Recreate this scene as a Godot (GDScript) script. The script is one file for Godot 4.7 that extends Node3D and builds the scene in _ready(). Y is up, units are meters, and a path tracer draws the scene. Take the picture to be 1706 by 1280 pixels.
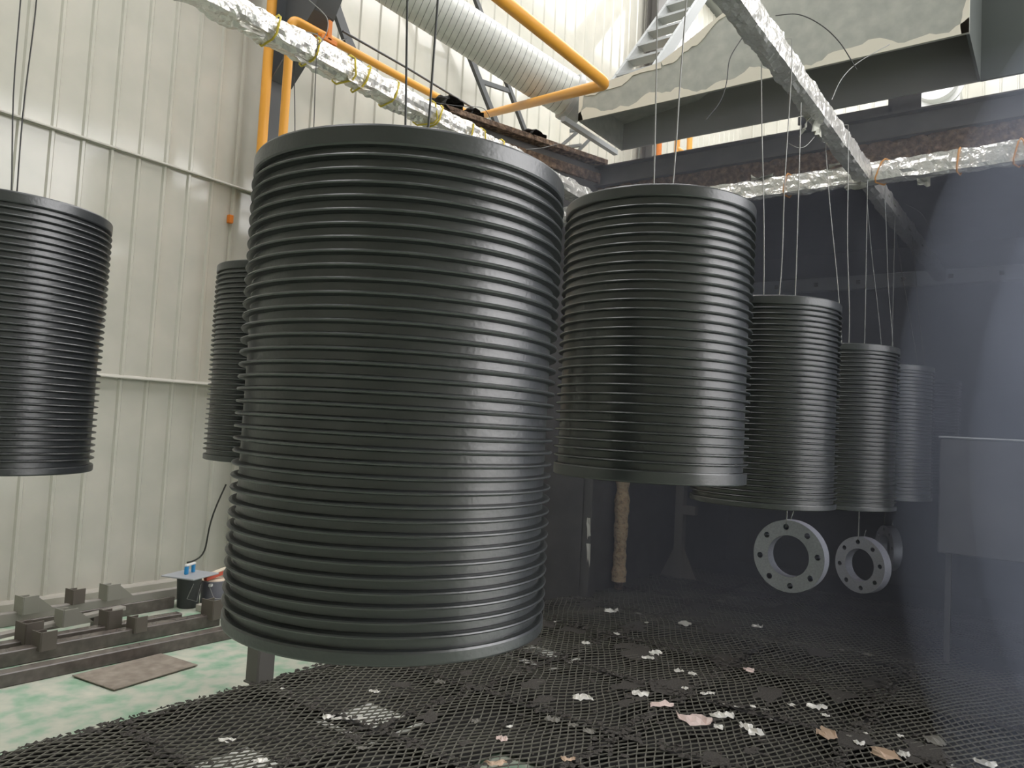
extends Node3D
# Workshop with ribbed drums hanging from foil wrapped beams before a curing oven.
# The hall runs along -Z, the left wall stands at X = -7, metres throughout.

const EYE := 1.75

var M := {}
var counts := {}
var rng := RandomNumberGenerator.new()
var crinkle := FastNoiseLite.new()
var soft := FastNoiseLite.new()


# ---------------------------------------------------------------- mesh builder
class MB:
	var v := PackedVector3Array()
	var n := PackedVector3Array()
	var ix := PackedInt32Array()

	# corners counter-clockwise seen from outside
	func quad(a: Vector3, b: Vector3, c: Vector3, d: Vector3):
		var nn := (b - a).cross(c - a)
		if nn.length_squared() < 1e-16:
			nn = (c - a).cross(d - a)
		nn = nn.normalized()
		quad_n(a, b, c, d, nn, nn, nn, nn)

	func quad_n(a: Vector3, b: Vector3, c: Vector3, d: Vector3, na: Vector3, nb: Vector3, nc: Vector3, nd: Vector3):
		var k := v.size()
		v.append(a); v.append(b); v.append(c); v.append(d)
		n.append(na); n.append(nb); n.append(nc); n.append(nd)
		ix.append(k); ix.append(k + 2); ix.append(k + 1)
		ix.append(k); ix.append(k + 3); ix.append(k + 2)

	func tri(a: Vector3, b: Vector3, c: Vector3):
		var nn := (b - a).cross(c - a).normalized()
		var k := v.size()
		v.append(a); v.append(b); v.append(c)
		n.append(nn); n.append(nn); n.append(nn)
		ix.append(k); ix.append(k + 2); ix.append(k + 1)

	# box with chamfered edges along its long directions
	func box(c: Vector3, s: Vector3, b := Basis.IDENTITY, ch := 0.0):
		var h := s * 0.5
		if ch <= 0.0:
			var p := []
			for i in 8:
				p.append(c + b * Vector3(h.x * (1 if i & 1 else -1), h.y * (1 if i & 2 else -1), h.z * (1 if i & 4 else -1)))
			quad(p[4], p[5], p[7], p[6]); quad(p[1], p[0], p[2], p[3])
			quad(p[5], p[1], p[3], p[7]); quad(p[0], p[4], p[6], p[2])
			quad(p[6], p[7], p[3], p[2]); quad(p[0], p[1], p[5], p[4])
			return
		# chamfer all twelve edges: three inset faces per axis
		for ax in 3:
			for sg in [-1.0, 1.0]:
				var u := (ax + 1) % 3
				var w := (ax + 2) % 3
				var q := []
				for t in [[-1, -1], [1, -1], [1, 1], [-1, 1]]:
					var e := Vector3.ZERO
					e[ax] = h[ax] * sg
					e[u] = (h[u] - ch) * t[0]
					e[w] = (h[w] - ch) * t[1]
					q.append(c + b * e)
				if sg > 0: quad(q[0], q[1], q[2], q[3])
				else: quad(q[3], q[2], q[1], q[0])
		for ax in 3:
			var u := (ax + 1) % 3
			var w := (ax + 2) % 3
			for su in [-1.0, 1.0]:
				for sw in [-1.0, 1.0]:
					var q := []
					for t in [[-1.0, 0], [1.0, 0], [1.0, 1], [-1.0, 1]]:
						var e := Vector3.ZERO
						e[ax] = (h[ax] - ch) * t[0]
						e[u] = su * (h[u] - (ch if t[1] == 1 else 0.0))
						e[w] = sw * (h[w] - (ch if t[1] == 0 else 0.0))
						q.append(c + b * e)
					if su * sw > 0: quad(q[0], q[1], q[2], q[3])
					else: quad(q[3], q[2], q[1], q[0])

	# straight bar between two points
	func bar(a: Vector3, b: Vector3, w: float, h: float, up := Vector3.UP, ch := 0.0):
		var z := (b - a).normalized()
		if absf(z.dot(up)) > 0.98: up = Vector3(0, 0, 1) if absf(z.z) < 0.9 else Vector3(1, 0, 0)
		var x := up.cross(z).normalized()
		var y := z.cross(x)
		box((a + b) * 0.5, Vector3(w, h, a.distance_to(b)), Basis(x, y, z), ch)

	# profile [Vector2(radius, height)] running upward on the outside
	func lathe(pr: Array, seg: int, at := Vector3.ZERO, bs := Basis.IDENTITY):
		for i in pr.size() - 1:
			var p: Vector2 = pr[i]
			var q: Vector2 = pr[i + 1]
			var d := (q - p).normalized()
			var nr := d.y
			var ny := -d.x
			for k in seg:
				var a0 := TAU * k / seg
				var a1 := TAU * (k + 1) / seg
				var e0 := Vector3(cos(a0), 0, -sin(a0))
				var e1 := Vector3(cos(a1), 0, -sin(a1))
				var n0 := bs * (e0 * nr + Vector3.UP * ny)
				var n1 := bs * (e1 * nr + Vector3.UP * ny)
				quad_n(at + bs * (e0 * p.x + Vector3.UP * p.y), at + bs * (e1 * p.x + Vector3.UP * p.y), at + bs * (e1 * q.x + Vector3.UP * q.y), at + bs * (e0 * q.x + Vector3.UP * q.y), n0, n1, n1, n0)

	func tube(pts: Array, r: float, seg := 7, caps := true):
		var x := Vector3.ZERO
		var rings := []
		for i in pts.size():
			var a: Vector3 = pts[maxi(i - 1, 0)]
			var b: Vector3 = pts[mini(i + 1, pts.size() - 1)]
			var z := (b - a).normalized()
			if i == 0:
				x = (Vector3.UP if absf(z.y) < 0.9 else Vector3.RIGHT).cross(z).normalized()
			x = (x - z * x.dot(z)).normalized()
			var y := z.cross(x)
			var ring := []
			for k in seg:
				var t := TAU * k / seg
				ring.append(x * cos(t) + y * sin(t))
			rings.append(ring)
		for i in pts.size() - 1:
			for k in seg:
				var k2 := (k + 1) % seg
				var n0: Vector3 = rings[i][k]
				var n1: Vector3 = rings[i][k2]
				var n2: Vector3 = rings[i + 1][k2]
				var n3: Vector3 = rings[i + 1][k]
				quad_n(pts[i] + n0 * r, pts[i] + n1 * r, pts[i + 1] + n2 * r, pts[i + 1] + n3 * r, n0, n1, n2, n3)
		if caps:
			for k in range(1, seg - 1):
				tri(pts[0] + rings[0][0] * r, pts[0] + rings[0][k + 1] * r, pts[0] + rings[0][k] * r)
				var e := pts.size() - 1
				tri(pts[e] + rings[e][0] * r, pts[e] + rings[e][k] * r, pts[e] + rings[e][k + 1] * r)

	# polygon in a plane, extruded: 2D points counter-clockwise, origin o, axes x y, thickness along x cross y
	func slab(poly: PackedVector2Array, o: Vector3, x: Vector3, y: Vector3, t: float):
		var z := x.cross(y).normalized()
		var id := Geometry2D.triangulate_polygon(poly)
		if Geometry2D.is_polygon_clockwise(poly):
			poly.reverse()
			id = Geometry2D.triangulate_polygon(poly)
		for i in range(0, id.size(), 3):
			var a := poly[id[i]]
			var b := poly[id[i + 1]]
			var c := poly[id[i + 2]]
			if (b - a).cross(c - a) < 0:
				var s := b; b = c; c = s
			var pa := o + x * a.x + y * a.y
			var pb := o + x * b.x + y * b.y
			var pc := o + x * c.x + y * c.y
			tri(pa + z * t, pb + z * t, pc + z * t)
			tri(pa, pc, pb)
		for i in poly.size():
			var a := poly[i]
			var b := poly[(i + 1) % poly.size()]
			var pa := o + x * a.x + y * a.y
			var pb := o + x * b.x + y * b.y
			quad(pa, pb, pb + z * t, pa + z * t)

	func mesh() -> ArrayMesh:
		var ar := []
		ar.resize(Mesh.ARRAY_MAX)
		ar[Mesh.ARRAY_VERTEX] = v
		ar[Mesh.ARRAY_NORMAL] = n
		ar[Mesh.ARRAY_INDEX] = ix
		var m := ArrayMesh.new()
		m.add_surface_from_arrays(Mesh.PRIMITIVE_TRIANGLES, ar)
		return m


# ---------------------------------------------------------------- scene tree helpers
func numbered(called: String, parent: Node) -> String:
	var key := str(parent.get_instance_id()) + called
	var k: int = counts.get(key, 0)
	counts[key] = k + 1
	return called if k == 0 else "%s_%03d" % [called, k]

func put(called: String, mesh: Mesh, mat: Material, parent: Node = self, at := Vector3.ZERO) -> MeshInstance3D:
	var o := MeshInstance3D.new()
	o.name = numbered(called, parent)
	o.mesh = mesh
	o.material_override = mat
	o.position = at
	parent.add_child(o)
	return o

func part(called: String, mb: MB, mat: Material, parent: Node = self) -> MeshInstance3D:
	return put(called, mb.mesh(), mat, parent)

func tag(o: Node, label: String, category: String, group := "") -> Node:
	o.set_meta("label", label)
	o.set_meta("category", category)
	if group != "": o.set_meta("group", group)
	return o

func thing(called: String, label: String, category: String, at := Vector3.ZERO, group := "") -> Node3D:
	var o := Node3D.new()
	o.name = numbered(called, self)
	o.position = at
	add_child(o)
	tag(o, label, category, group)
	return o

func structure(o: Node, label: String, category: String) -> Node:
	o.set_meta("kind", "structure")
	return tag(o, label, category)

func room(called: String, label: String, category: String) -> Node3D:
	var o := Node3D.new()
	o.name = called
	add_child(o)
	structure(o, label, category)
	return o

func mat(c: Color, rough := 0.6, metal := 0.0) -> StandardMaterial3D:
	var m := StandardMaterial3D.new()
	m.albedo_color = c
	m.roughness = rough
	m.metallic = metal
	return m

func noise_tex(seed_: int, freq: float, cols: Array, octaves := 4, size := 512, kind := FastNoiseLite.TYPE_SIMPLEX_SMOOTH) -> NoiseTexture2D:
	var f := FastNoiseLite.new()
	f.seed = seed_
	f.noise_type = kind
	f.frequency = freq
	f.fractal_octaves = octaves
	var t := NoiseTexture2D.new()
	t.width = size; t.height = size
	t.seamless = true
	t.noise = f
	if cols.size():
		var g := Gradient.new()
		var offs := PackedFloat32Array()
		var cl := PackedColorArray()
		for c in cols:
			offs.append(c[0]); cl.append(c[1])
		g.offsets = offs
		g.colors = cl
		t.color_ramp = g
	return t

func tex_mat(t: Texture2D, scale_: float, rough := 0.6, metal := 0.0, bump: Texture2D = null, depth := 1.0) -> StandardMaterial3D:
	var m := mat(Color.WHITE, rough, metal)
	m.albedo_texture = t
	m.uv1_triplanar = true
	m.uv1_world_triplanar = true
	m.uv1_scale = Vector3.ONE * scale_
	if bump:
		m.normal_enabled = true
		m.normal_texture = bump
		m.normal_scale = depth
	return m

func noise_bump(seed_: int, freq: float, strength := 6.0, size := 512) -> NoiseTexture2D:
	var t := noise_tex(seed_, freq, [], 4, size)
	t.as_normal_map = true
	t.bump_strength = strength
	return t


# ---------------------------------------------------------------- start
func _ready():
	rng.seed = 4711
	crinkle.seed = 9; crinkle.noise_type = FastNoiseLite.TYPE_SIMPLEX; crinkle.frequency = 9.0; crinkle.fractal_octaves = 3
	soft.seed = 31; soft.noise_type = FastNoiseLite.TYPE_SIMPLEX_SMOOTH; soft.frequency = 0.55; soft.fractal_octaves = 2

	# camera
	var cam := Camera3D.new()
	cam.name = "camera"
	cam.fov = 53.7238
	cam.near = 0.05
	cam.far = 200
	cam.transform = Transform3D(Basis(Vector3.UP, deg_to_rad(36.3594)) * Basis(Vector3.RIGHT, deg_to_rad(3.16495)) * Basis(Vector3.BACK, deg_to_rad(3.05849)), Vector3(0, EYE, 0))
	add_child(cam)
	cam.make_current()

	# sky and exposure
	var sky := ProceduralSkyMaterial.new()
	sky.sky_top_color = Color(0.93, 0.925, 0.928)
	sky.sky_horizon_color = Color(0.95, 0.943, 0.943)
	sky.ground_bottom_color = Color(0.5, 0.5, 0.48)
	sky.ground_horizon_color = Color(0.7, 0.7, 0.68)
	sky.sky_energy_multiplier = 1.0
	var env := Environment.new()
	env.background_mode = Environment.BG_SKY
	env.sky = Sky.new()
	env.sky.sky_material = sky
	env.background_energy_multiplier = 3.0
	env.tonemap_mode = Environment.TONE_MAPPER_LINEAR
	env.tonemap_exposure = 2.45
	env.sdfgi_enabled = true
	env.ssao_enabled = true
	env.ssil_enabled = true
	env.volumetric_fog_enabled = true
	env.volumetric_fog_density = 0.0
	var we := WorldEnvironment.new()
	we.name = "world_environment"
	we.environment = env
	add_child(we)

	make_materials()
	build_hall()
	build_oven()
	build_platform()
	build_beams()
	build_drums()
	build_flanges()
	build_pipes()
	build_floor_things()
	build_scraps()
	build_smoke()


func make_materials():
	M.wall = tex_mat(noise_tex(3, 0.006, [[0.0, Color(0.76, 0.755, 0.71)], [1.0, Color(0.81, 0.795, 0.75)]]), 0.5, 0.1)
	M.wall_edge = mat(Color(0.72, 0.71, 0.67), 0.5)
	M.plain = mat(Color(0.74, 0.74, 0.7), 0.8)
	M.roof = mat(Color(0.62, 0.63, 0.62), 0.8)
	var g := noise_tex(11, 0.008, [[0.0, Color(0.50, 0.66, 0.54)], [0.32, Color(0.62, 0.72, 0.63)], [0.56, Color(0.73, 0.75, 0.69)], [1.0, Color(0.81, 0.80, 0.74)]], 6, 1024)
	M.floor = tex_mat(g, 0.55, 0.42, 0.0)
	M.concrete = mat(Color(0.68, 0.66, 0.62), 0.85)
	M.yard = mat(Color(0.7, 0.69, 0.67), 0.9)
	M.drum = tex_mat(noise_tex(21, 0.02, [[0.0, Color(0.185, 0.196, 0.202)], [1.0, Color(0.222, 0.23, 0.235)]]), 1.5, 0.33, 0.0, noise_bump(22, 0.09, 2.0), 0.15)
	M.drum.metallic_specular = 0.95
	M.column = mat(Color(0.33, 0.34, 0.35), 0.6)
	M.yellow = mat(Color(0.93, 0.66, 0.26), 0.4)
	M.orange = mat(Color(0.88, 0.5, 0.14), 0.5)
	M.duct = tex_mat(noise_tex(41, 0.02, [[0.0, Color(0.78, 0.785, 0.76)], [1.0, Color(0.88, 0.88, 0.86)]]), 1.0, 0.42, 0.1)
	M.seam = mat(Color(0.55, 0.56, 0.55), 0.45, 0.5)
	M.galv = tex_mat(noise_tex(42, 0.03, [[0.0, Color(0.64, 0.645, 0.64)], [1.0, Color(0.74, 0.74, 0.735)]]), 0.8, 0.5, 0.3)
	M.hood = tex_mat(noise_tex(43, 0.012, [[0.0, Color(0.62, 0.63, 0.60)], [1.0, Color(0.71, 0.715, 0.68)]]), 1.0, 0.5, 0.2)
	M.putty = mat(Color(0.88, 0.86, 0.8), 0.8)
	M.hood_in = mat(Color(0.58, 0.58, 0.56), 0.6)
	M.soot = tex_mat(noise_tex(51, 0.015, [[0.0, Color(0.07, 0.065, 0.06)], [1.0, Color(0.16, 0.15, 0.14)]]), 1.0, 0.75, 0.0)
	M.oven = tex_mat(noise_tex(52, 0.01, [[0.0, Color(0.31, 0.30, 0.295)], [1.0, Color(0.39, 0.38, 0.37)]]), 0.6, 0.6, 0.0)
	M.casing = mat(Color(0.36, 0.36, 0.37), 0.55)
	M.shield = mat(Color(0.33, 0.35, 0.34), 0.6)
	M.rust = tex_mat(noise_tex(53, 0.02, [[0.0, Color(0.26, 0.21, 0.18)], [0.5, Color(0.46, 0.38, 0.32)], [1.0, Color(0.68, 0.57, 0.47)]]), 1.4, 0.9, 0.0, noise_bump(54, 0.03, 10.0), 1.0)
	M.mesh_steel = tex_mat(noise_tex(55, 0.02, [[0.0, Color(0.34, 0.335, 0.30)], [1.0, Color(0.5, 0.49, 0.45)]]), 2.0, 0.6, 0.1)
	M.crust = tex_mat(noise_tex(56, 0.05, [[0.0, Color(0.2, 0.19, 0.18)], [0.7, Color(0.3, 0.285, 0.265)], [1.0, Color(0.44, 0.42, 0.39)]]), 3.0, 0.85)
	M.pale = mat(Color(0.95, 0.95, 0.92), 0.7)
	M.foil = mat(Color(0.96, 0.95, 0.93), 0.27, 0.55)
	var fb := noise_tex(71, 0.022, [], 3, 512, FastNoiseLite.TYPE_CELLULAR)
	fb.as_normal_map = true
	fb.bump_strength = 9.0
	M.foil.normal_enabled = true
	M.foil.normal_texture = fb
	M.foil.normal_scale = 1.0
	M.foil.uv1_triplanar = true
	M.foil.uv1_world_triplanar = true
	M.foil.uv1_scale = Vector3(2.2, 2.2, 2.2)
	M.foil_dull = mat(Color(0.62, 0.62, 0.58), 0.5, 0.5)
	M.foil_soot = mat(Color(0.74, 0.73, 0.72), 0.5, 0.3)
	M.scrap = mat(Color(0.9, 0.89, 0.86), 0.45, 0.3)
	M.scrap_pink = mat(Color(0.89, 0.81, 0.78), 0.55, 0.2)
	M.scrap_brown = mat(Color(0.78, 0.68, 0.59), 0.7, 0.1)
	M.scrap_gray = mat(Color(0.5, 0.49, 0.46), 0.7, 0.1)
	M.tie = mat(Color(0.82, 0.74, 0.28), 0.7)
	M.tie_tan = mat(Color(0.86, 0.62, 0.35), 0.7)
	M.wire = mat(Color(0.62, 0.62, 0.61), 0.4, 0.7)
	M.wire_dark = mat(Color(0.33, 0.33, 0.33), 0.5, 0.5)
	M.post = mat(Color(0.42, 0.41, 0.39), 0.55, 0.1)
	M.ladder = mat(Color(0.33, 0.335, 0.34), 0.6)
	M.ladder_pale = mat(Color(0.62, 0.63, 0.63), 0.55, 0.2)
	M.rail = tex_mat(noise_tex(61, 0.02, [[0.0, Color(0.33, 0.30, 0.285)], [1.0, Color(0.43, 0.40, 0.375)]]), 1.0, 0.27, 0.0)
	M.rail_pale = mat(Color(0.6, 0.58, 0.55), 0.6, 0.1)
	M.bracket = mat(Color(0.4, 0.37, 0.34), 0.55, 0.1)
	M.bracket_pale = mat(Color(0.58, 0.57, 0.53), 0.55, 0.1)
	M.board = tex_mat(noise_tex(62, 0.012, [[0.0, Color(0.48, 0.44, 0.4)], [1.0, Color(0.62, 0.58, 0.53)]]), 1.2, 0.8)
	M.bucket = mat(Color(0.23, 0.24, 0.24), 0.5)
	M.pail = mat(Color(0.47, 0.47, 0.51), 0.4, 0.2)
	M.plate = mat(Color(0.66, 0.67, 0.69), 0.45, 0.2)
	M.blue = mat(Color(0.15, 0.55, 0.78), 0.45)
	M.red = mat(Color(0.8, 0.36, 0.28), 0.5)
	M.cream = mat(Color(0.85, 0.8, 0.72), 0.6)
	M.flange = tex_mat(noise_tex(63, 0.04, [[0.0, Color(0.58, 0.585, 0.625)], [1.0, Color(0.66, 0.665, 0.705)]]), 3.0, 0.38, 0.3)
	M.white_metal = mat(Color(0.92, 0.92, 0.92), 0.4, 0.2)
	M.black_cable = mat(Color(0.18, 0.18, 0.16), 0.6)
	M.wool = tex_mat(noise_tex(64, 0.02, [[0.0, Color(0.46, 0.33, 0.24)], [0.4, Color(0.93, 0.80, 0.63)], [1.0, Color(0.97, 0.92, 0.8)]]), 2.0, 0.85, 0.0, noise_bump(65, 0.03, 8.0), 1.0)


# ---------------------------------------------------------------- the hall
func build_hall():
	# floor slab
	var b := MB.new()
	b.box(Vector3(-0.5, -0.1, -10), Vector3(13.4, 0.2, 40))
	structure(part("floor", b, M.floor), "pale green painted workshop floor, worn and mottled", "floor")

	# left wall: profiled sheets in three courses, each lapped over the one below
	var w := room("wall_left", "pale grey ribbed sheet metal wall on the left of the hall", "wall")
	b = MB.new()
	b.box(Vector3(-7.17, 6.0, -10), Vector3(0.2, 12.0, 40))
	part("backing", b, M.plain, w)
	var courses := [[0.06, 2.03, 0.0], [1.99, 4.09, 0.014], [4.05, 11.9, 0.028]]
	for ci in 3:
		var c: Array = courses[ci]
		for zone in 2:
			var wd: float = 0.25 if zone == 0 else 0.32
			var m := wall_sheet(wd, c[0], c[1])
			var z: float = -1.0 if zone == 0 else -4.75
			var count: int = 15 if zone == 0 else 45
			for k in count:
				put("wall_panel", m, M.wall, w, Vector3(-7.02 + c[2], 0, z - wd * k))
	for t in [[4.07, 1], [2.01, 2]]:
		b = MB.new()
		b.slab(PackedVector2Array([Vector2(0, -0.012), Vector2(0.075, -0.016), Vector2(0.075, -0.006), Vector2(0.045, 0.012), Vector2(0, 0.018)]), Vector3(-7.02, t[0], 1.0), Vector3(1, 0, 0), Vector3(0, 1, 0), -26.0)
		structure(part("trim_%d" % t[1], b, M.wall_edge), ["", "upper lap ledge running along the left sheet wall", "lower lap ledge running along the left sheet wall"][t[1]], "wall trim")
	b = MB.new()
	b.box(Vector3(-6.98, 0.05, -10), Vector3(0.14, 0.1, 36), Basis.IDENTITY, 0.012)
	structure(part("baseboard_left", b, M.concrete), "whitish concrete kerb at the foot of the left wall", "kerb")

	# right wall with a wide open bay, far and near walls, roof with light strips
	b = MB.new()
	b.box(Vector3(6.1, 4.4, 3.75), Vector3(0.2, 8.8, 12.5)); b.box(Vector3(6.1, 4.4, -22), Vector3(0.2, 8.8, 16)); b.box(Vector3(6.1, 10.4, -10), Vector3(0.2, 3.2, 40))
	structure(part("wall_right", b, M.plain), "plain sheet wall with a wide open bay to the yard", "wall")
	var wb := room("wall_back", "pale ribbed sheet wall at the far end, glimpsed through the slit", "wall")
	b = MB.new()
	b.box(Vector3(-0.5, 6, -19.2), Vector3(13.4, 12, 0.2)); part("backing", b, M.plain, wb)
	var fm := wall_sheet(0.32, 0.0, 11.9)
	for k in 30:
		put("wall_panel", fm, M.wall, wb, Vector3(-7.0 + 0.32 * k, 0, -19.09)).rotation.y = -PI / 2
	b = MB.new()
	b.box(Vector3(-0.5, 6, 10.1), Vector3(13.4, 12, 0.2))
	structure(part("wall_front", b, M.plain), "end wall of the hall behind the viewer", "wall")
	b = MB.new()
	for s in [[-7.2, -6.4], [-3.4, -2.0], [0.6, 6.2]]:
		b.box(Vector3((s[0] + s[1]) / 2, 12.1, -10), Vector3(s[1] - s[0], 0.2, 40))
	b.box(Vector3(-4.9, 12.1, 6.75), Vector3(3.0, 0.2, 6.5)); b.box(Vector3(-0.7, 12.1, 5.0), Vector3(2.6, 0.2, 10))
	structure(part("ceiling", b, M.roof), "sheet roof with long daylight strips", "ceiling")
	b = MB.new()
	b.box(Vector3(26, -0.12, -10), Vector3(39.6, 0.2, 60))
	structure(part("yard_ground", b, M.yard), "concrete yard outside the open bay", "ground")

	# steel wall column with its pipes in front
	var c := thing("wall_column", "dark grey steel wall column with a widening knee behind the vertical yellow pipes", "column", Vector3(-6.63, 0, -4.665))
	b = MB.new()
	b.box(Vector3(0, 6, 0), Vector3(0.06, 12, 0.25), Basis.IDENTITY, 0.004); part("flange", b, M.column, c)
	b = MB.new()
	b.slab(PackedVector2Array([Vector2(-0.03, 5.1), Vector2(0.63, 5.72), Vector2(1.03, 6.4), Vector2(1.03, 12), Vector2(-0.3, 12), Vector2(-0.3, 5.95), Vector2(-0.03, 5.9)]), Vector3(0, 0, -0.008), Vector3.RIGHT, Vector3.UP, 0.016); part("knee_web", b, M.column, c)
	b = MB.new()
	b.bar(Vector3(0.03, 5.15, 0), Vector3(0.64, 5.72, 0), 0.25, 0.02); b.bar(Vector3(0.64, 5.72, 0), Vector3(1.04, 6.4, 0), 0.25, 0.02); part("knee_flange", b, M.column, c)


func wall_sheet(w: float, y0: float, y1: float) -> ArrayMesh:
	# flat pan with a standing rib at its far edge, facing +X, thin folded sheet
	var pr := [Vector2(0, 0), Vector2(w - 0.05, 0), Vector2(w - 0.036, 0.02), Vector2(w - 0.014, 0.02), Vector2(w, 0)]
	var b := MB.new()
	for i in pr.size() - 1:
		var p: Vector2 = pr[i]
		var q: Vector2 = pr[i + 1]
		b.quad(Vector3(p.y, y0, -p.x), Vector3(q.y, y0, -q.x), Vector3(q.y, y1, -q.x), Vector3(p.y, y1, -p.x))
		b.quad(Vector3(q.y - 0.004, y0, -q.x), Vector3(p.y - 0.004, y0, -p.x), Vector3(p.y - 0.004, y1, -p.x), Vector3(q.y - 0.004, y1, -q.x))
		b.quad(Vector3(p.y - 0.004, y0, -p.x), Vector3(q.y - 0.004, y0, -q.x), Vector3(q.y, y0, -q.x), Vector3(p.y, y0, -p.x))
	return b.mesh()


# ---------------------------------------------------------------- the oven
func build_oven():
	var o := thing("curing_oven", "dark soot-stained walk-in curing oven behind the hanging drums, its door leaves open", "oven", Vector3(-1.82, 0, -8.6))
	var org := o.position
	var b := MB.new()
	b.box(Vector3(-3.95, 2.2, -8.6) - org, Vector3(0.14, 4.4, 4.0)); part("side_wall", b, M.oven, o)
	b = MB.new()
	b.box(Vector3(0.31, 2.2, -8.6) - org, Vector3(0.14, 4.4, 4.0)); part("side_wall", b, M.oven, o)
	b = MB.new()
	b.box(Vector3(-1.82, 2.2, -10.67) - org, Vector3(4.4, 4.4, 0.14)); part("back_wall", b, M.oven, o)
	b = MB.new()
	b.box(Vector3(-1.82, 4.34, -8.7) - org, Vector3(4.12, 0.1, 3.9)); part("oven_roof", b, M.oven, o)
	b = MB.new()
	b.box(Vector3(-1.82, 0.02, -8.6) - org, Vector3(4.12, 0.03, 3.98)); part("oven_floor", b, M.soot, o)
	# header over the mouth: channel with crumbling insulation under it
	b = MB.new()
	b.box(Vector3(-1.82, 4.31, -6.62) - org, Vector3(4.5, 0.2, 0.1), Basis.IDENTITY, 0.004)
	b.box(Vector3(-1.82, 4.405, -6.56) - org, Vector3(4.5, 0.014, 0.12)); b.box(Vector3(-1.82, 4.215, -6.56) - org, Vector3(4.5, 0.014, 0.12))
	part("header_channel", b, M.oven, o)
	b = MB.new()
	lumpy_box(b, Vector3(-1.82, 4.1, -6.6) - org, Vector3(4.3, 0.22, 0.09), 0.02, 90)
	part("insulation_band", b, M.rust, o)
	# mouth posts
	b = MB.new()
	b.box(Vector3(-3.83, 2.0, -6.62) - org, Vector3(0.1, 4.0, 0.1), Basis.IDENTITY, 0.005); var mp := part("mouth_post", b, M.oven, o)
	for fz in [Vector3(-3.801, 0.888, -6.555), Vector3(-3.789, 0.637, -6.555)]:
		b = MB.new()
		flap(b, fz - org, Vector3(0.045, 0, 0), Vector3(0.01, -0.2, 0.0), int(fz.y * 100))
		part("foil_strip", b, M.scrap, mp)
	b = MB.new()
	b.box(Vector3(0.22, 2.0, -6.62) - org, Vector3(0.1, 4.0, 0.1), Basis.IDENTITY, 0.005); part("mouth_post", b, M.oven, o)
	# open door leaves
	b = MB.new()
	b.bar(Vector3(-3.93, 2.225, -6.58) - org, Vector3(-4.5, 2.225, -4.7) - org, 0.12, 4.43, Vector3.UP, 0.006)
	var d := part("door_leaf", b, M.oven, o)
	b = MB.new()
	b.bar(Vector3(-3.86, 4.445, -6.56) - org, Vector3(-4.44, 4.445, -4.72) - org, 0.22, 0.05, Vector3.UP, 0.004)
	b.bar(Vector3(-3.87, 4.3, -6.56) - org, Vector3(-4.42, 4.3, -4.72) - org, 0.05, 0.1, Vector3.UP, 0.004)
	part("door_frame", b, M.rust, d)
	for k in 3:
		b = MB.new()
		var q := Vector3(-4.43, 4.46, -4.75).lerp(Vector3(-3.95, 4.46, -6.3), [0.03, 0.2, 0.62][k])
		lumpy_box(b, q + Vector3(0.02, 0.03, 0) - org, Vector3([0.2, 0.12, 0.16][k], [0.12, 0.09, 0.07][k], [0.2, 0.14, 0.2][k]), 0.02, 10)
		part("latch_block", b, M.soot, d)
	b = MB.new()
	b.bar(Vector3(0.42, 2.28, -6.56) - org, Vector3(2.4, 2.28, -6.4) - org, 0.12, 4.3, Vector3.UP, 0.006)
	part("door_leaf", b, M.oven, o)
	# foil scraps of torn wrap stuck to the door edge
	# steel box against the back right
	var bx := thing("burner_box", "low grey steel box with a bright top rim at far right in the oven mouth", "box", Vector3(-0.33, 0.14, -6.75))
	b = MB.new()
	b.box(Vector3(-0.4, 0.42, 0), Vector3(0.04, 0.84, 0.04)); part("leg", b, M.oven, bx)
	b = MB.new()
	b.box(Vector3(0.4, 0.42, 0), Vector3(0.04, 0.84, 0.04)); part("leg", b, M.oven, bx)
	b = MB.new()
	b.box(Vector3(0, 1.265, 0), Vector3(0.9, 0.85, 0.5), Basis.IDENTITY, 0.01); part("casing", b, M.oven, bx)
	b = MB.new()
	b.box(Vector3(0, 1.7, 0.24), Vector3(0.91, 0.012, 0.03), Basis.IDENTITY, 0.003); part("top_rim", b, M.white_metal, bx)

	# hood over the mouth
	var h := thing("extraction_hood", "pale sheet metal extraction hood with whitish sealed edges above the oven mouth", "hood", Vector3(-2.1, 4.575, -5.8))
	var hx := Vector3(-0.57, 0, 0) - Vector3(-2.1, 0, 0)
	var L := -3.66 + 2.1
	var R := -0.57 + 2.1
	b = MB.new()
	b.slab(PackedVector2Array([Vector2(L, 0), Vector2(R, 0), Vector2(R, 1.3), Vector2(0.5, 1.3), Vector2(-0.05, 0.72), Vector2(-0.75, 0.36), Vector2(L, 0.28)]), Vector3.ZERO, Vector3.RIGHT, Vector3.UP, 0.02)
	part("front_panel", b, M.hood, h)
	b = MB.new()
	# putty along the edges, ragged on its inner side
	ragged(b, [Vector2(L, 0), Vector2(R, 0)], 0.07, 0.035, 71)
	part("edge_seal", b, M.putty, h)
	b = MB.new()
	ragged(b, [Vector2(R, 0.0), Vector2(R, 1.3)], 0.045, 0.02, 72)
	part("edge_seal", b, M.putty, h)
	b = MB.new()
	ragged(b, [Vector2(0.5, 1.3), Vector2(-0.05, 0.72), Vector2(-0.75, 0.36), Vector2(L, 0.28), Vector2(L, 0)], 0.06, 0.025, 73)
	part("edge_seal", b, M.putty, h)
	b = MB.new()
	b.box(Vector3(L + 0.01, 0.14, -0.4), Vector3(0.02, 0.28, 0.8)); part("side_panel", b, M.hood, h)
	b = MB.new()
	b.box(Vector3(R - 0.01, 0.65, -0.4), Vector3(0.02, 1.3, 0.8)); part("side_panel", b, M.shield, h)
	b = MB.new()
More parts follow.
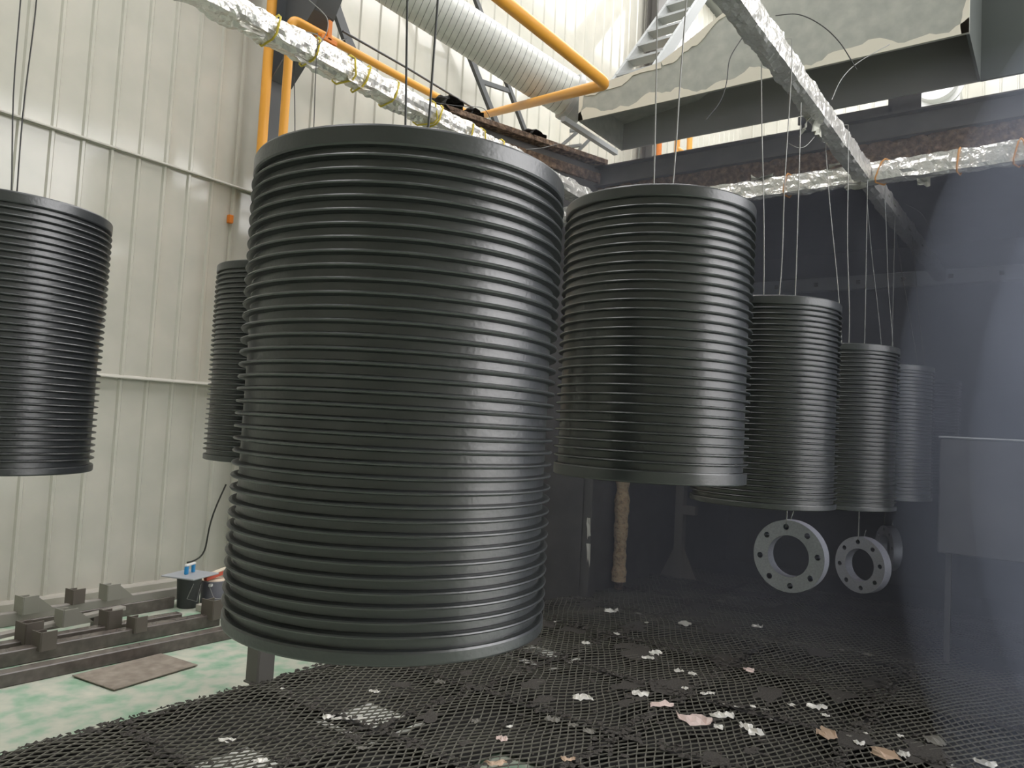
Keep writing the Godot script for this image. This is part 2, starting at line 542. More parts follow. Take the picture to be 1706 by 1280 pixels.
	for e in [[Vector2(L, 0.28), Vector2(-0.75, 0.36)], [Vector2(-0.75, 0.36), Vector2(-0.05, 0.72)], [Vector2(-0.05, 0.72), Vector2(0.5, 1.3)], [Vector2(0.5, 1.3), Vector2(R, 1.3)]]:
		var p: Vector2 = e[0]
		var q: Vector2 = e[1]
		b.quad(Vector3(p.x, p.y, 0), Vector3(q.x, q.y, 0), Vector3(q.x, q.y, -0.8), Vector3(p.x, p.y, -0.8))
		b.quad(Vector3(p.x, p.y - 0.02, -0.8), Vector3(q.x, q.y - 0.02, -0.8), Vector3(q.x, q.y - 0.02, 0), Vector3(p.x, p.y - 0.02, 0))
	part("top_panel", b, M.hood, h)
	b = MB.new()
	b.slab(PackedVector2Array([Vector2(L, 0), Vector2(R, 0), Vector2(R, 1.4), Vector2(0.55, 1.4), Vector2(-0.05, 0.7), Vector2(-0.75, 0.35), Vector2(L, 0.27)]), Vector3(0, 0, -0.82), Vector3.RIGHT, Vector3.UP, 0.02); part("back_panel", b, M.hood_in, h)

	b = MB.new()
	b.box(Vector3(R + 0.72, 0.7, -0.81), Vector3(1.44, 1.4, 0.03)); part("side_shield", b, M.shield, h)

	# plates closing part of the slit between hood and oven roof
	b = MB.new()
	b.box(Vector3(-1.55, 4.475, -6.66), Vector3(0.72, 0.13, 0.02)); b.box(Vector3(-1.86, 4.55, -6.66), Vector3(0.16, 0.07, 0.02)); b.box(Vector3(-1.1, 4.5, -6.66), Vector3(0.24, 0.19, 0.02))
	tag(part("slit_plate", b, M.oven), "dark plate closing the middle of the slit under the hood", "plate")
	# round spigot seen through the slit at right
	var f := thing("duct_spigot", "white square plate with a round duct collar seen through the slit under the hood", "duct collar", Vector3(-2.36, 9.0, -17.2))
	b = MB.new()
	b.box(Vector3.ZERO, Vector3(1.06, 1.3, 0.04), Basis.IDENTITY, 0.006); part("plate", b, M.white_metal, f)
	b = MB.new()
	b.lathe([Vector2(0.36, 0.0), Vector2(0.5, 0.0), Vector2(0.5, 0.04), Vector2(0.4, 0.04), Vector2(0.4, 0.24), Vector2(0.36, 0.24), Vector2(0.36, 0.0)], 40, Vector3(0.12, 0.2, 0.02), Basis(Vector3.RIGHT, PI / 2))
	part("collar", b, M.white_metal, f)
	b = MB.new()
	b.tube([Vector3(0.12, 0.2, -0.02), Vector3(0.12, 0.2, -1.85)], 0.36, 28); part("duct_stub", b, M.duct, f)
	# yellow risers seen through the slit at left
	var y := thing("riser_pipes", "yellow riser pipes seen through the left end of the slit under the hood", "pipe", Vector3(-6.0, 0, -12.6))
	for x in [-0.18, 0.18, 0.42]:
		b = MB.new()
		b.tube([Vector3(x, 0, 0), Vector3(x, 8.5, 0)], 0.05, 10); part("riser", b, M.yellow if x > 0 else M.orange, y)
	b = MB.new()
	b.tube([Vector3(0.18, 6.98, 0), Vector3(0.42, 6.78, 0)], 0.04, 8); part("cross_pipe", b, M.yellow, y)


func ragged(b: MB, line: Array, w: float, jag: float, seed_: int):
	# a strip along a line in the XY plane, its left side ragged, standing 5 mm proud of the panel
	var r := RandomNumberGenerator.new()
	r.seed = seed_
	for i in line.size() - 1:
		var p: Vector2 = line[i]
		var q: Vector2 = line[i + 1]
		var d := (q - p).normalized()
		var nn := Vector2(-d.y, d.x)
		var steps := int(ceil(p.distance_to(q) / 0.04))
		var w0 := w
		for k in steps:
			var a := p.lerp(q, float(k) / steps)
			var c := p.lerp(q, float(k + 1) / steps)
			var w1 := maxf(0.02, w + jag * 0.35 * (r.randf() * 2 - 1) + jag * (sin(k * 0.31 + seed_) + 0.5 * sin(k * 0.83)))
			var z := 0.026
			b.quad(Vector3(a.x, a.y, z), Vector3(c.x, c.y, z), Vector3(c.x + nn.x * w1, c.y + nn.y * w1, z), Vector3(a.x + nn.x * w0, a.y + nn.y * w0, z))
			b.quad(Vector3(a.x + nn.x * w0, a.y + nn.y * w0, z), Vector3(c.x + nn.x * w1, c.y + nn.y * w1, z), Vector3(c.x + nn.x * w1, c.y + nn.y * w1, 0.02), Vector3(a.x + nn.x * w0, a.y + nn.y * w0, 0.02))
			b.quad(Vector3(a.x, a.y, 0.02), Vector3(c.x, c.y, 0.02), Vector3(c.x, c.y, z), Vector3(a.x, a.y, z))
			w0 = w1


func lumpy_box(b: MB, c: Vector3, s: Vector3, amp: float, seg: int):
	# long box along X with a bumpy skin
	var ring := []
	var per := 5
	for side in 4:
		for k in per:
			var t := float(k) / per * 2 - 1
			ring.append([Vector2(-t, 1), Vector2(-1, -t), Vector2(t, -1), Vector2(1, t)][side])
	var rows := []
	for i in seg + 1:
		var x := (float(i) / seg - 0.5) * s.x
		var row := []
		for p in ring:
			var k: float = 1.0 + crinkle.get_noise_3d(x * 0.8, p.x * 0.2, p.y * 0.2 + 5.0) * amp * 20
			row.append(c + Vector3(x, p.x * s.y / 2 * k, p.y * s.z / 2 * k))
		rows.append(row)
	for i in seg:
		for k in ring.size():
			var k2 := (k + 1) % ring.size()
			b.quad(rows[i][k], rows[i][k2], rows[i + 1][k2], rows[i + 1][k])


# ---------------------------------------------------------------- the mesh platform
const BAYS_X := [-3.95, -2.95, -1.95, -0.95, 0.05]
const BAYS_Z := [-1.2, -2.07, -2.94, -3.81, -4.68, -5.55, -6.42, -7.29, -8.16, -9.0]

func mesh_height(x: float, z: float) -> float:
	return 0.112 + soft.get_noise_2d(x * 2.2, z * 2.2) * 0.022

func build_platform():
	var p := thing("mesh_platform", "low soot-black platform of expanded metal mesh beneath the hanging drums", "platform", Vector3(-1.95, 0, -5.1))
	var org := p.position
	# frame bars
	for x in BAYS_X:
		var b := MB.new()
		var deep := 0.104 if x < -3.9 else 0.05
		b.box(Vector3(x, 0.105 - deep / 2, -5.1) - org, Vector3(0.04, deep, 7.8), Basis.IDENTITY, 0.003)
		part("frame_bar", b, M.soot, p)
	for z in BAYS_Z:
		var b := MB.new()
		b.box(Vector3(-1.95, 0.08, z) - org, Vector3(4.04, 0.046, 0.04), Basis.IDENTITY, 0.003)
		part("frame_bar", b, M.soot, p)
	for x in BAYS_X:
		for z in [-1.2, -3.81, -6.42, -9.0]:
			var b := MB.new()
			b.box(Vector3(x, 0.03, z) - org, Vector3(0.06, 0.06, 0.06), Basis.IDENTITY, 0.004)
			part("foot", b, M.soot, p)
	# dark drip trays under each bay; the near right quarter of some bays is open to the floor
	var open_bays := ["0_1", "0_2", "1_2", "0_4"]
	for i in 4:
		for j in 9:
			var x0: float = BAYS_X[i] + 0.005
			var x1: float = BAYS_X[i + 1] - 0.005
			var z0: float = BAYS_Z[j] - 0.005
			var z1: float = BAYS_Z[j + 1] + 0.005
			var b := MB.new()
			if "%d_%d" % [i, j] in open_bays:
				var xs: float = x0 + 0.52
				var zs: float = z0 - 0.42
				b.box(Vector3((x0 + xs) / 2, 0.022, (z0 + z1) / 2) - org, Vector3(xs - x0, 0.006, z0 - z1))
				b.box(Vector3((xs + x1) / 2, 0.022, (zs + z1) / 2) - org, Vector3(x1 - xs, 0.006, zs - z1))
			else:
				b.box(Vector3((x0 + x1) / 2, 0.022, (z0 + z1) / 2) - org, Vector3(x1 - x0, 0.006, z0 - z1))
			part("drip_tray", b, M.soot, p)
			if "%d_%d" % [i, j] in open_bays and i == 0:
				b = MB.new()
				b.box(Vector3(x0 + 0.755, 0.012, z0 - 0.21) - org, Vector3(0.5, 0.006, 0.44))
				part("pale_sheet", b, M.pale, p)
	# expanded metal: strands at 29 degrees either side of the hall's length
	for i in 4:
		for j in 9:
			var b := MB.new()
			strands(b, BAYS_X[i], BAYS_X[i + 1], BAYS_Z[j + 1], BAYS_Z[j], org)
			var o := part("mesh_panel", b, M.mesh_steel, p)
			o.set_meta("kind", "stuff")
	# crusts of burnt paint along the frame bars
	var r := RandomNumberGenerator.new()
	r.seed = 77
	var cb := MB.new()
	for x in BAYS_X:
		for k in 700:
			crumb(cb, Vector3(x + r.randfn(0, 0.034), 0.112, -1.2 - r.randf() * 7.8) - org, r)
	for z in BAYS_Z:
		for k in 380:
			crumb(cb, Vector3(-3.95 + r.randf() * 4.0, 0.112, z + r.randfn(0, 0.034)) - org, r)
	for k in 900:
		crumb(cb, Vector3(-3.95 + r.randf() * 4.0, 0.108, -1.3 - r.randf() * 7.6) - org, r)
	for k in 110:
		var cx := -3.9 + r.randf() * 3.9
		var cz := -1.3 - r.randf() * 7.5
		var rad := 0.02 + 0.06 * r.randf() + (0.06 if cz < -4.5 else 0.0)
		if cx < -2.9 and cz > -3.5: continue
		var prev := Vector3.ZERO
		var first := Vector3.ZERO
		for q in 17:
			var a := TAU * q / 16.0
			var rr := rad * (0.6 + 0.8 * r.randf())
			var pt := Vector3(cx + cos(a) * rr, 0, cz + sin(a) * rr * 1.4)
			pt.y = mesh_height(pt.x, pt.z) + 0.0015
			if q == 16: pt = first
			if q == 0: first = pt
			else: cb.tri(Vector3(cx, mesh_height(cx, cz) + 0.003, cz) - org, pt - org, prev - org)
			prev = pt
	var c := part("paint_crust", cb, M.crust, p)
	c.set_meta("kind", "stuff")


func crumb(b: MB, at: Vector3, r: RandomNumberGenerator):
	var s := 0.006 + r.randf() * 0.016
	at.x = maxf(at.x, -2.012)
	var q := []
	for k in 4:
		var a := TAU * k / 4 + r.randf()
		q.append(at + Vector3(cos(a) * s * (0.6 + r.randf()), 0.002 + r.randf() * 0.006, sin(a) * s * (0.6 + r.randf())))
	var top := at + Vector3(r.randfn(0, 0.003), 0.006 + r.randf() * 0.012, r.randfn(0, 0.003))
	for k in 4:
		b.tri(q[(k + 1) % 4], q[k], top)


func strands(b: MB, x0: float, x1: float, z0: float, z1: float, org: Vector3):
	var ang := deg_to_rad(29.0)
	var side := 0.054
	var gap := side * sin(2 * ang)
	var mid := Vector2((x0 + x1) / 2, (z0 + z1) / 2)
	for sgn in [-1.0, 1.0]:
		var d := Vector2(sin(ang) * sgn, -cos(ang))
		var nn := Vector2(-d.y, d.x)
		# offsets on a lattice shared by all bays
		var c0 := mid.dot(nn)
		var half := 0.0
		for cx in [x0, x1]:
			for cz in [z0, z1]:
				half = maxf(half, absf(Vector2(cx, cz).dot(nn) - c0))
		var k0 := int(ceil((c0 - half) / gap))
		var k1 := int(floor((c0 + half) / gap))
		for k in range(k0, k1 + 1):
			var base := nn * (k * gap)
			# clip to the bay
			var t0 := -1e9
			var t1 := 1e9
			for ax in 2:
				var lo: float = x0 if ax == 0 else z0
				var hi: float = x1 if ax == 0 else z1
				var a := (lo - base[ax]) / d[ax]
				var c := (hi - base[ax]) / d[ax]
				t0 = maxf(t0, minf(a, c))
				t1 = minf(t1, maxf(a, c))
			if t1 - t0 < 0.01: continue
			var steps := int(ceil((t1 - t0) / 0.1))
			var w := nn * 0.0031
			var prev_c := Vector3.ZERO
			for s in steps + 1:
				var t := lerpf(t0, t1, float(s) / steps)
				var q := base + d * t
				var wob := soft.get_noise_2d(q.x * 2.5 + 40 * sgn, q.y * 2.5) * 0.022
				var c := Vector3(q.x + nn.x * wob, mesh_height(q.x, q.y) + 0.001 * sgn, q.y + nn.y * wob) - org
				if s > 0:
					var wv := Vector3(w.x, 0, w.y)
					var dn := Vector3(0, -0.006, 0)
					b.quad(prev_c - wv, prev_c + wv, c + wv, c - wv)
					b.quad(prev_c + wv, prev_c + wv + dn, c + wv + dn, c + wv)
					b.quad(prev_c - wv + dn, prev_c - wv, c - wv, c - wv + dn)
				prev_c = c


# ---------------------------------------------------------------- beams
func foil_skin(a: Vector3, c: Vector3, w: float, h: float, amp: float, seed_: int, step := 0.022) -> MB:
	var b := MB.new()
	var z := (c - a).normalized()
	var x := Vector3.UP.cross(z).normalized()
	var y := z.cross(x)
	var len := a.distance_to(c)
	var seg := int(len / step)
	var ring := []
	for sd in 4:
		for k in 5:
			var t := float(k) / 5 * 2 - 1
			ring.append([Vector2(t, -1), Vector2(1, t), Vector2(-t, 1), Vector2(-1, -t)][sd])
	var r := RandomNumberGenerator.new()
	r.seed = seed_
	var rows := []
	for i in seg + 1:
		var s := len * i / seg
		var row := []
		for p in ring:
			var soften: float = 1.0 - 0.14 * (absf(p.x) * absf(p.y))
			var fold := crinkle.get_noise_3d(s * 0.55 + seed_, p.x * 0.09, p.y * 0.09)
			var deep := soft.get_noise_3d(s * 5.0 + seed_ * 3.0, p.x * 0.8, p.y * 0.8)
			var off: float = amp * (fold * 1.9 + deep * 1.6 + (r.randf() - 0.5) * 0.8)
			var q := Vector2(p.x * (w / 2 + off) * soften, p.y * (h / 2 + off) * soften)
			row.append(a + z * (s + (r.randf() - 0.5) * step * 0.5) + x * q.x + y * q.y)
		rows.append(row)
	for i in seg:
		for k in ring.size():
			var k2 := (k + 1) % ring.size()
			b.tri(rows[i][k], rows[i][k2], rows[i + 1][k2])
			b.tri(rows[i][k], rows[i + 1][k2], rows[i + 1][k])
	return b


func tie_band(a: Vector3, c: Vector3, t: float, w: float, h: float, slant: float) -> MB:
	var z := (c - a).normalized()
	var x := Vector3.UP.cross(z).normalized()
	var m := a.lerp(c, t)
	var pts := []
	for k in 13:
		var q := TAU * k / 12
		var sx := clampf(cos(q) * 1.35, -1, 1)
		var sy := clampf(sin(q) * 1.35, -1, 1)
		pts.append(m + x * sx * (w / 2 + 0.006) + Vector3.UP * sy * (h / 2 + 0.006) + z * (slant * (sx + sy)))
	var b := MB.new()
	b.tube(pts, 0.006, 5, false)
	return b


func foil_beam(label: String, a: Vector3, c: Vector3, w: float, h: float, amp: float, skin: Material, seed_: int, ties: Array, tie_mat: Material) -> Node3D:
	var o := thing("foil_wrapped_beam", label, "beam", a, "foil wrapped beams over the mesh platform")
	var b := MB.new()
	b.bar(Vector3.ZERO, c - a, w - 0.05, h - 0.05)
	part("steel_core", b, M.foil_soot, o)
	part("foil_wrap", foil_skin(Vector3.ZERO, c - a, w, h, amp, seed_), skin, o)
	for t in ties:
		part("tie", tie_band(Vector3.ZERO, c - a, t[0], w, h, t[1]), tie_mat, o)
	return o


func flap(b: MB, at: Vector3, u: Vector3, v: Vector3, seed_: int):
	# a torn, crumpled foil flap
	var r := RandomNumberGenerator.new()
	r.seed = seed_
	var nn := u.cross(v).normalized()
	var g := []
	for i in 5:
		var row := []
		for j in 4:
			var e := 1.0 - 0.25 * r.randf() * (j / 3.0)
			row.append(at + u * (i / 4.0 - 0.5) * e + v * (j / 3.0) * (0.7 + 0.5 * r.randf()) + nn * (r.randf() - 0.5) * u.length() * 0.3)
		g.append(row)
	for i in 4:
		for j in 3:
			b.tri(g[i][j], g[i + 1][j], g[i + 1][j + 1])
			b.tri(g[i][j], g[i + 1][j + 1], g[i][j + 1])


func build_beams():
	var b := MB.new()
	var a := Vector3(-3.37, 3.735, -0.2)
	var c := Vector3(-3.37, 3.735, -5.93)
	var o := foil_beam("shiny foil wrapped beam with yellow ties running in front of the ribbed left wall", a, c, 0.165, 0.125, 0.008, M.foil, 5, [[0.365, 0.012], [0.41, 0.012], [0.452, -0.01], [0.475, 0.02], [0.515, 0.016], [0.57, -0.02], [0.585, 0.02], [0.64, 0.015], [0.66, -0.012], [0.7, 0.01]], M.tie)
	b = MB.new()
	for k in 9:
		flap(b, Vector3(0.07 - 0.02 * (k % 3), -0.055, -1.6 - 0.36 * k), Vector3(0, 0, 0.12 + 0.03 * (k % 4)), Vector3(-0.015, -0.03, 0), 3 + k)
	part("torn_flap", b, M.foil, o)

	a = Vector3(-1.25, 3.76, -0.6)
	c = Vector3(-1.25, 3.76, -5.93)
	o = foil_beam("broad foil wrapped beam slanting down from the top centre, carrying the row of drums", a, c, 0.12, 0.14, 0.006, M.foil, 8, [], M.tie)
	b = MB.new()
	flap(b, Vector3(0.0, -0.07, -4.1), Vector3(0.0, 0, 0.13), Vector3(-0.01, -0.09, 0), 13)
	flap(b, Vector3(-0.03, -0.07, -4.0), Vector3(0.05, 0, 0.1), Vector3(-0.03, -0.08, 0), 14)
	part("torn_flap", b, M.foil_dull, o)

	a = Vector3(-4.0, 3.765, -6.0)
	c = Vector3(1.2, 3.765, -6.0)
	o = foil_beam("foil wrapped cross beam with tan ties spanning in front of the oven mouth", a, c, 0.12, 0.155, 0.008, M.foil, 12, [[0.422, 0.012], [0.555, 0.03], [0.648, 0.008], [0.715, 0.02], [0.718, -0.02]], M.tie_tan)
	b = MB.new()
	flap(b, Vector3(2.7, -0.08, 0.05), Vector3(0.16, 0, 0), Vector3(0, -0.05, 0.02), 21)
	flap(b, Vector3(3.15, -0.09, 0.03), Vector3(0.09, 0, 0), Vector3(0, -0.06, 0.0), 22)
	flap(b, Vector3(2.62, 0.08, 0.03), Vector3(0.25, 0, 0), Vector3(0, 0.03, 0.05), 23)
	flap(b, Vector3(2.0, 0.07, 0.03), Vector3(0.2, 0, 0), Vector3(0, 0.03, 0.03), 24)
	part("torn_flap", b, M.foil_dull, o)

	# sooty continuation of the hanging beam inside the oven, and the far cross rail
	a = Vector3(-1.25, 3.76, -6.07)
	c = Vector3(-1.22, 3.76, -9.94)
	o = thing("sooty_beam", "sooty grey beam continuing into the dark oven behind the foil cross beam", "beam", a)
	part("foil_wrap", foil_skin(Vector3.ZERO, c - a, 0.12, 0.14, 0.006, 33, 0.04), M.foil_soot, o)
	b = MB.new()
	for k in 14:
		flap(b, Vector3(0.05 + 0.01 * sin(k * 2.0), 0.03 - 0.01 * (k % 5), -0.5 - k * 0.24), Vector3(0, 0, 0.07), Vector3(0.02, -0.04 - 0.01 * (k % 3), 0), 50 + k)
	part("torn_flap", b, M.foil_dull, o)
	o = thing("far_cross_rail", "grey cross rail deep inside the oven behind the hanging wires", "rail", Vector3(-1.82, 3.76, -10.05))
	b = MB.new()
	b.box(Vector3.ZERO, Vector3(4.0, 0.17, 0.1), Basis.IDENTITY, 0.006)
	part("rail", b, M.white_metal, o)
	for k in 6:
		b = MB.new()
		b.box(Vector3(-1.3 + k * 0.5, 0.0, 0.055), Vector3(0.05, 0.05, 0.012), Basis.IDENTITY, 0.004)
		part("bolt_plate", b, M.rust, o)

	# posts
	o = thing("square_post", "grey square steel post at the platform edge beneath the largest drum", "post", Vector3(-3.99, 0.1, -2.97))
	b = MB.new()
	b.box(Vector3(0, 1.0, 0), Vector3(0.125, 2.0, 0.125), Basis.IDENTITY, 0.01); part("shaft", b, M.post, o)
	b = MB.new()
	b.box(Vector3(0, 0.006, 0), Vector3(0.135, 0.012, 0.135), Basis.IDENTITY, 0.002); part("base_plate", b, M.post, o)

	o = thing("wool_wrapped_post", "tan insulation wrapped post standing at the left of the oven mouth", "post", Vector3(-3.78, 0.11, -7.2))
	b = MB.new()
	var pr := []
	for k in 41:
		var t := k / 40.0
		pr.append(Vector2(0.072 + 0.02 * crinkle.get_noise_2d(t * 2.2, 4.0) - (0.014 if absf(t - 0.72) < 0.02 else 0.0), 0.08 + t * 2.1))
	b.lathe(pr, 20); part("insulation", b, M.wool, o)
	b = MB.new()
	b.tube([Vector3(0, 0, 0), Vector3(0, 3.6, 0)], 0.045, 12); part("pipe_core", b, M.rust, o)
	o = thing("bracket_post", "dim grey post with a side bracket and splayed foot inside the oven", "post", Vector3(-3.62, 0.11, -8.35))
	b = MB.new()
	b.box(Vector3(0, 1.7, 0), Vector3(0.1, 3.4, 0.1), Basis.IDENTITY, 0.006); part("shaft", b, M.rail_pale, o)
	b = MB.new()
	b.box(Vector3(0.12, 0.78, 0.02), Vector3(0.16, 0.1, 0.1), Basis.IDENTITY, 0.01); part("side_bracket", b, M.rail_pale, o)
	for s in [-1, 1]:
		b = MB.new()
		b.slab(PackedVector2Array([Vector2(0.05 * s, 0), Vector2(0.22 * s, 0), Vector2(0.05 * s, 0.36)]), Vector3(0, 0, -0.005), Vector3.RIGHT, Vector3.UP, 0.01)
		part("gusset", b, M.rail_pale, o)
	# low stays left of the oven mouth
	o = thing("stay_frame", "dim grey slanted stay and short upright at the platform's far left corner", "frame", Vector3(-3.987, 0.110, -6.582))
	b = MB.new()
	b.bar(Vector3.ZERO, Vector3(0.079, 0.337, 0.000), 0.02, 0.02); part("stay", b, M.rail_pale, o)
	b = MB.new()
	b.bar(Vector3(0.142, 0.000, -0.087), Vector3(0.110, 0.332, -0.087), 0.06, 0.06); part("upright", b, M.post, o)


# ---------------------------------------------------------------- drums
func build_drums():
	var row := "ribbed drums in the row leading into the oven"
	var left := "ribbed drums along the left beam"
	drum(Vector3(-1.237, 1.303, -1.251), "large charcoal ribbed drum hanging nearest, in the centre foreground", row, 35, 0)
	drum(Vector3(-1.2586, 1.585, -2.5915), "charcoal ribbed drum with wider spaced ribs hanging directly behind the nearest drum", row, 28, 1)
	drum(Vector3(-1.25, 1.429, -3.87), "charcoal ribbed drum hanging third in the row, just above the larger silver flange", row, 35, 2)
	drum(Vector3(-1.195, 1.355, -5.153), "hazy charcoal ribbed drum hanging fourth in the row, above the smaller silver flange", row, 35, 3)
	drum(Vector3(-1.165, 1.355, -6.44), "ribbed drum dimmed by smoke, fifth in the row at the oven mouth", row, 35, 4)
	drum(Vector3(-1.12, 1.355, -7.75), "barely visible ribbed drum deepest inside the smoky oven", row, 35, 5)
	drum(Vector3(-3.3215, 1.481, -1.1715), "charcoal ribbed drum cut by the left edge of the view, before the sheet wall", left, 36, 6)
	drum(Vector3(-3.39, 1.5, -2.518), "charcoal ribbed drum half hidden behind the largest drum, before the sheet wall", left, 36, 7)


var drum_cache := {}

func drum(at: Vector3, label: String, group: String, ribs: int, idx: int):
	var o := thing("ribbed_drum", label, "drum", at, group)
	var R := 0.352
	if not drum_cache.has(ribs):
		var top_h := 0.042
		var bot_h := 0.028 if ribs > 30 else 0.043
		var b := MB.new()
		b.lathe([Vector2(R - 0.045, 0.01), Vector2(R - 0.0145, 0.01), Vector2(R - 0.0145, 0.99)], 120)
		b.lathe([Vector2(R - 0.045, 0.99), Vector2(R - 0.045, 0.01)], 60)
		var barrel := b.mesh()
		b = MB.new()
		b.lathe([Vector2(R - 0.045, 0), Vector2(R - 0.005, 0), Vector2(R - 0.001, 0.002), Vector2(R, 0.005), Vector2(R, bot_h - 0.005), Vector2(R - 0.002, bot_h - 0.001), Vector2(R - 0.006, bot_h), Vector2(R - 0.02, bot_h)], 120)
		var bottom := b.mesh()
		b = MB.new()
		b.lathe([Vector2(R - 0.02, 1 - top_h), Vector2(R - 0.006, 1 - top_h), Vector2(R - 0.002, 1 - top_h + 0.001), Vector2(R, 1 - top_h + 0.005), Vector2(R, 0.994), Vector2(R - 0.002, 0.998), Vector2(R - 0.006, 1.0), Vector2(R - 0.045, 1.0), Vector2(R - 0.045, 1 - top_h)], 120)
		var top := b.mesh()
		b = MB.new()
		var e := R + 0.002
		b.lathe([Vector2(R - 0.0155, -0.0062), Vector2(R - 0.0125, -0.0045), Vector2(R - 0.004, -0.0036), Vector2(e - 0.0015, -0.0026), Vector2(e, 0), Vector2(e - 0.0015, 0.0026), Vector2(R - 0.004, 0.0036), Vector2(R - 0.0125, 0.0045), Vector2(R - 0.0155, 0.0062)], 120)
		drum_cache[ribs] = [barrel, bottom, top, b.mesh(), bot_h]
	var dc: Array = drum_cache[ribs]
	put("barrel", dc[0], M.drum, o)
	put("bottom_rim", dc[1], M.drum, o)
	put("top_rim", dc[2], M.drum, o)
	var first := 0.06 if ribs > 30 else 0.072
	var last := 0.948 if ribs > 30 else 0.93
	for k in ribs:
		put("rib", dc[3], M.drum, o, Vector3(0, 1.0 - lerpf(first, last, float(k) / (ribs - 1)), 0))
	# bar across the mouth that takes the wires
	var hb := MB.new()
	hb.tube([Vector3(-(R - 0.04), 0.95, 0), Vector3(R - 0.04, 0.95, 0)], 0.008, 8)
	part("hanger_bar", hb, M.wire_dark, o)
	# the two wires, from the bar up round the beam
	var top_y := at.y + 0.95
	var bx := -3.37 if at.x < -2 else -1.25
	var by := 3.735 if at.x < -2 else 3.76
	var hw := 0.088 if at.x < -2 else 0.066
	var hh := 0.069 if at.x < -2 else 0.077
	var names := ["nearest drum", "second drum of the row", "third drum of the row", "fourth drum of the row", "fifth drum of the row", "deepest drum in the oven", "drum at the left edge", "drum half hidden behind the nearest one"]
	# where along the bar the wires are tied: offsets seen as left and right of the drum's middle
	var offs: Array = [[-0.03, 0.03], [-0.025, 0.04], [-0.02, 0.05], [0.02, 0.055], [0.0, 0.07], [0.03, 0.07], [0.0, 0.045], [0.06, 0.15]][idx]
	var dz: Array = [[0.02, -0.02], [0.0, -0.02], [0.03, -0.05], [0.0, -0.03], [0.0, 0.02], [0.0, 0.0], [0.0, 0.0], [0.0, -0.01]][idx]
	var w := thing("hanging_wire", "bent steel wires holding up the " + names[idx], "wire", Vector3(bx, by, at.z), "wires that hold the drums")
	var mw: Material = M.wire_dark if idx in [0, 6, 7] else M.wire
	for s in 2:
		var lo := Vector3(at.x + offs[s] - bx, top_y - by, dz[s] * 0.0)
		var sg := -1.0 if s == 0 else 1.0
		var hi := Vector3(hw * sg, -hh, dz[s])
		var b := MB.new()
		var pts := []
		for k in 13:
			var t := k / 12.0
			var q := lo.lerp(hi, t)
			q.x += 0.008 * sin(t * PI * (1.6 + s)) * (1 - t)
			q.z += 0.010 * sin(t * 5.0 + idx + s) * t * (1 - t) * 4
			pts.append(q)
		pts.append(Vector3(hw * sg, 0, dz[s]))
		if s == 1:
			pts.append(Vector3(hw * sg, hh, dz[s] * 0.5))
			pts.append(Vector3(0, hh + 0.004, 0))
			pts.append(Vector3(-hw, hh, dz[0]))
			pts.append(Vector3(-hw, 0.0, dz[0]))
		b.tube(pts, 0.0028, 6)
		part("strand", b, mw, w)
	# twist where the strand is tied to the bar
	var tb := MB.new()
	for s in 2:
		var c := Vector3(at.x + offs[s] - bx, top_y - by, 0)
		var pts := []
		for k in 17:
			var a := TAU * k / 8.0
			pts.append(c + Vector3((k - 8) * 0.0012, sin(a) * 0.011, cos(a) * 0.011))
		tb.tube(pts, 0.0026, 5)
	part("tie_twist", tb, mw, w)


# ---------------------------------------------------------------- flanges
func build_flanges():
	flange_at(Vector3(-1.226, 1.12, -4.334), 0.195, 0.113, 0.075, -0.08, "larger looking silver flange ring with eight bolt holes, hanging below the third drum", Vector3(-1.25, 3.68, -4.334))
	flange_at(Vector3(-1.162, 0.905, -5.864), 0.195, 0.113, 0.075, -0.42, "smaller looking silver flange ring, turned partly aside and hanging below the fourth drum", Vector3(-1.2, 3.68, -5.864))
	flange_at(Vector3(-1.185, 0.915, -6.95), 0.18, 0.105, 0.07, -1.0, "edge-on silver flange ring, half hidden behind the smaller looking ring", Vector3(-1.2, 3.68, -6.95))


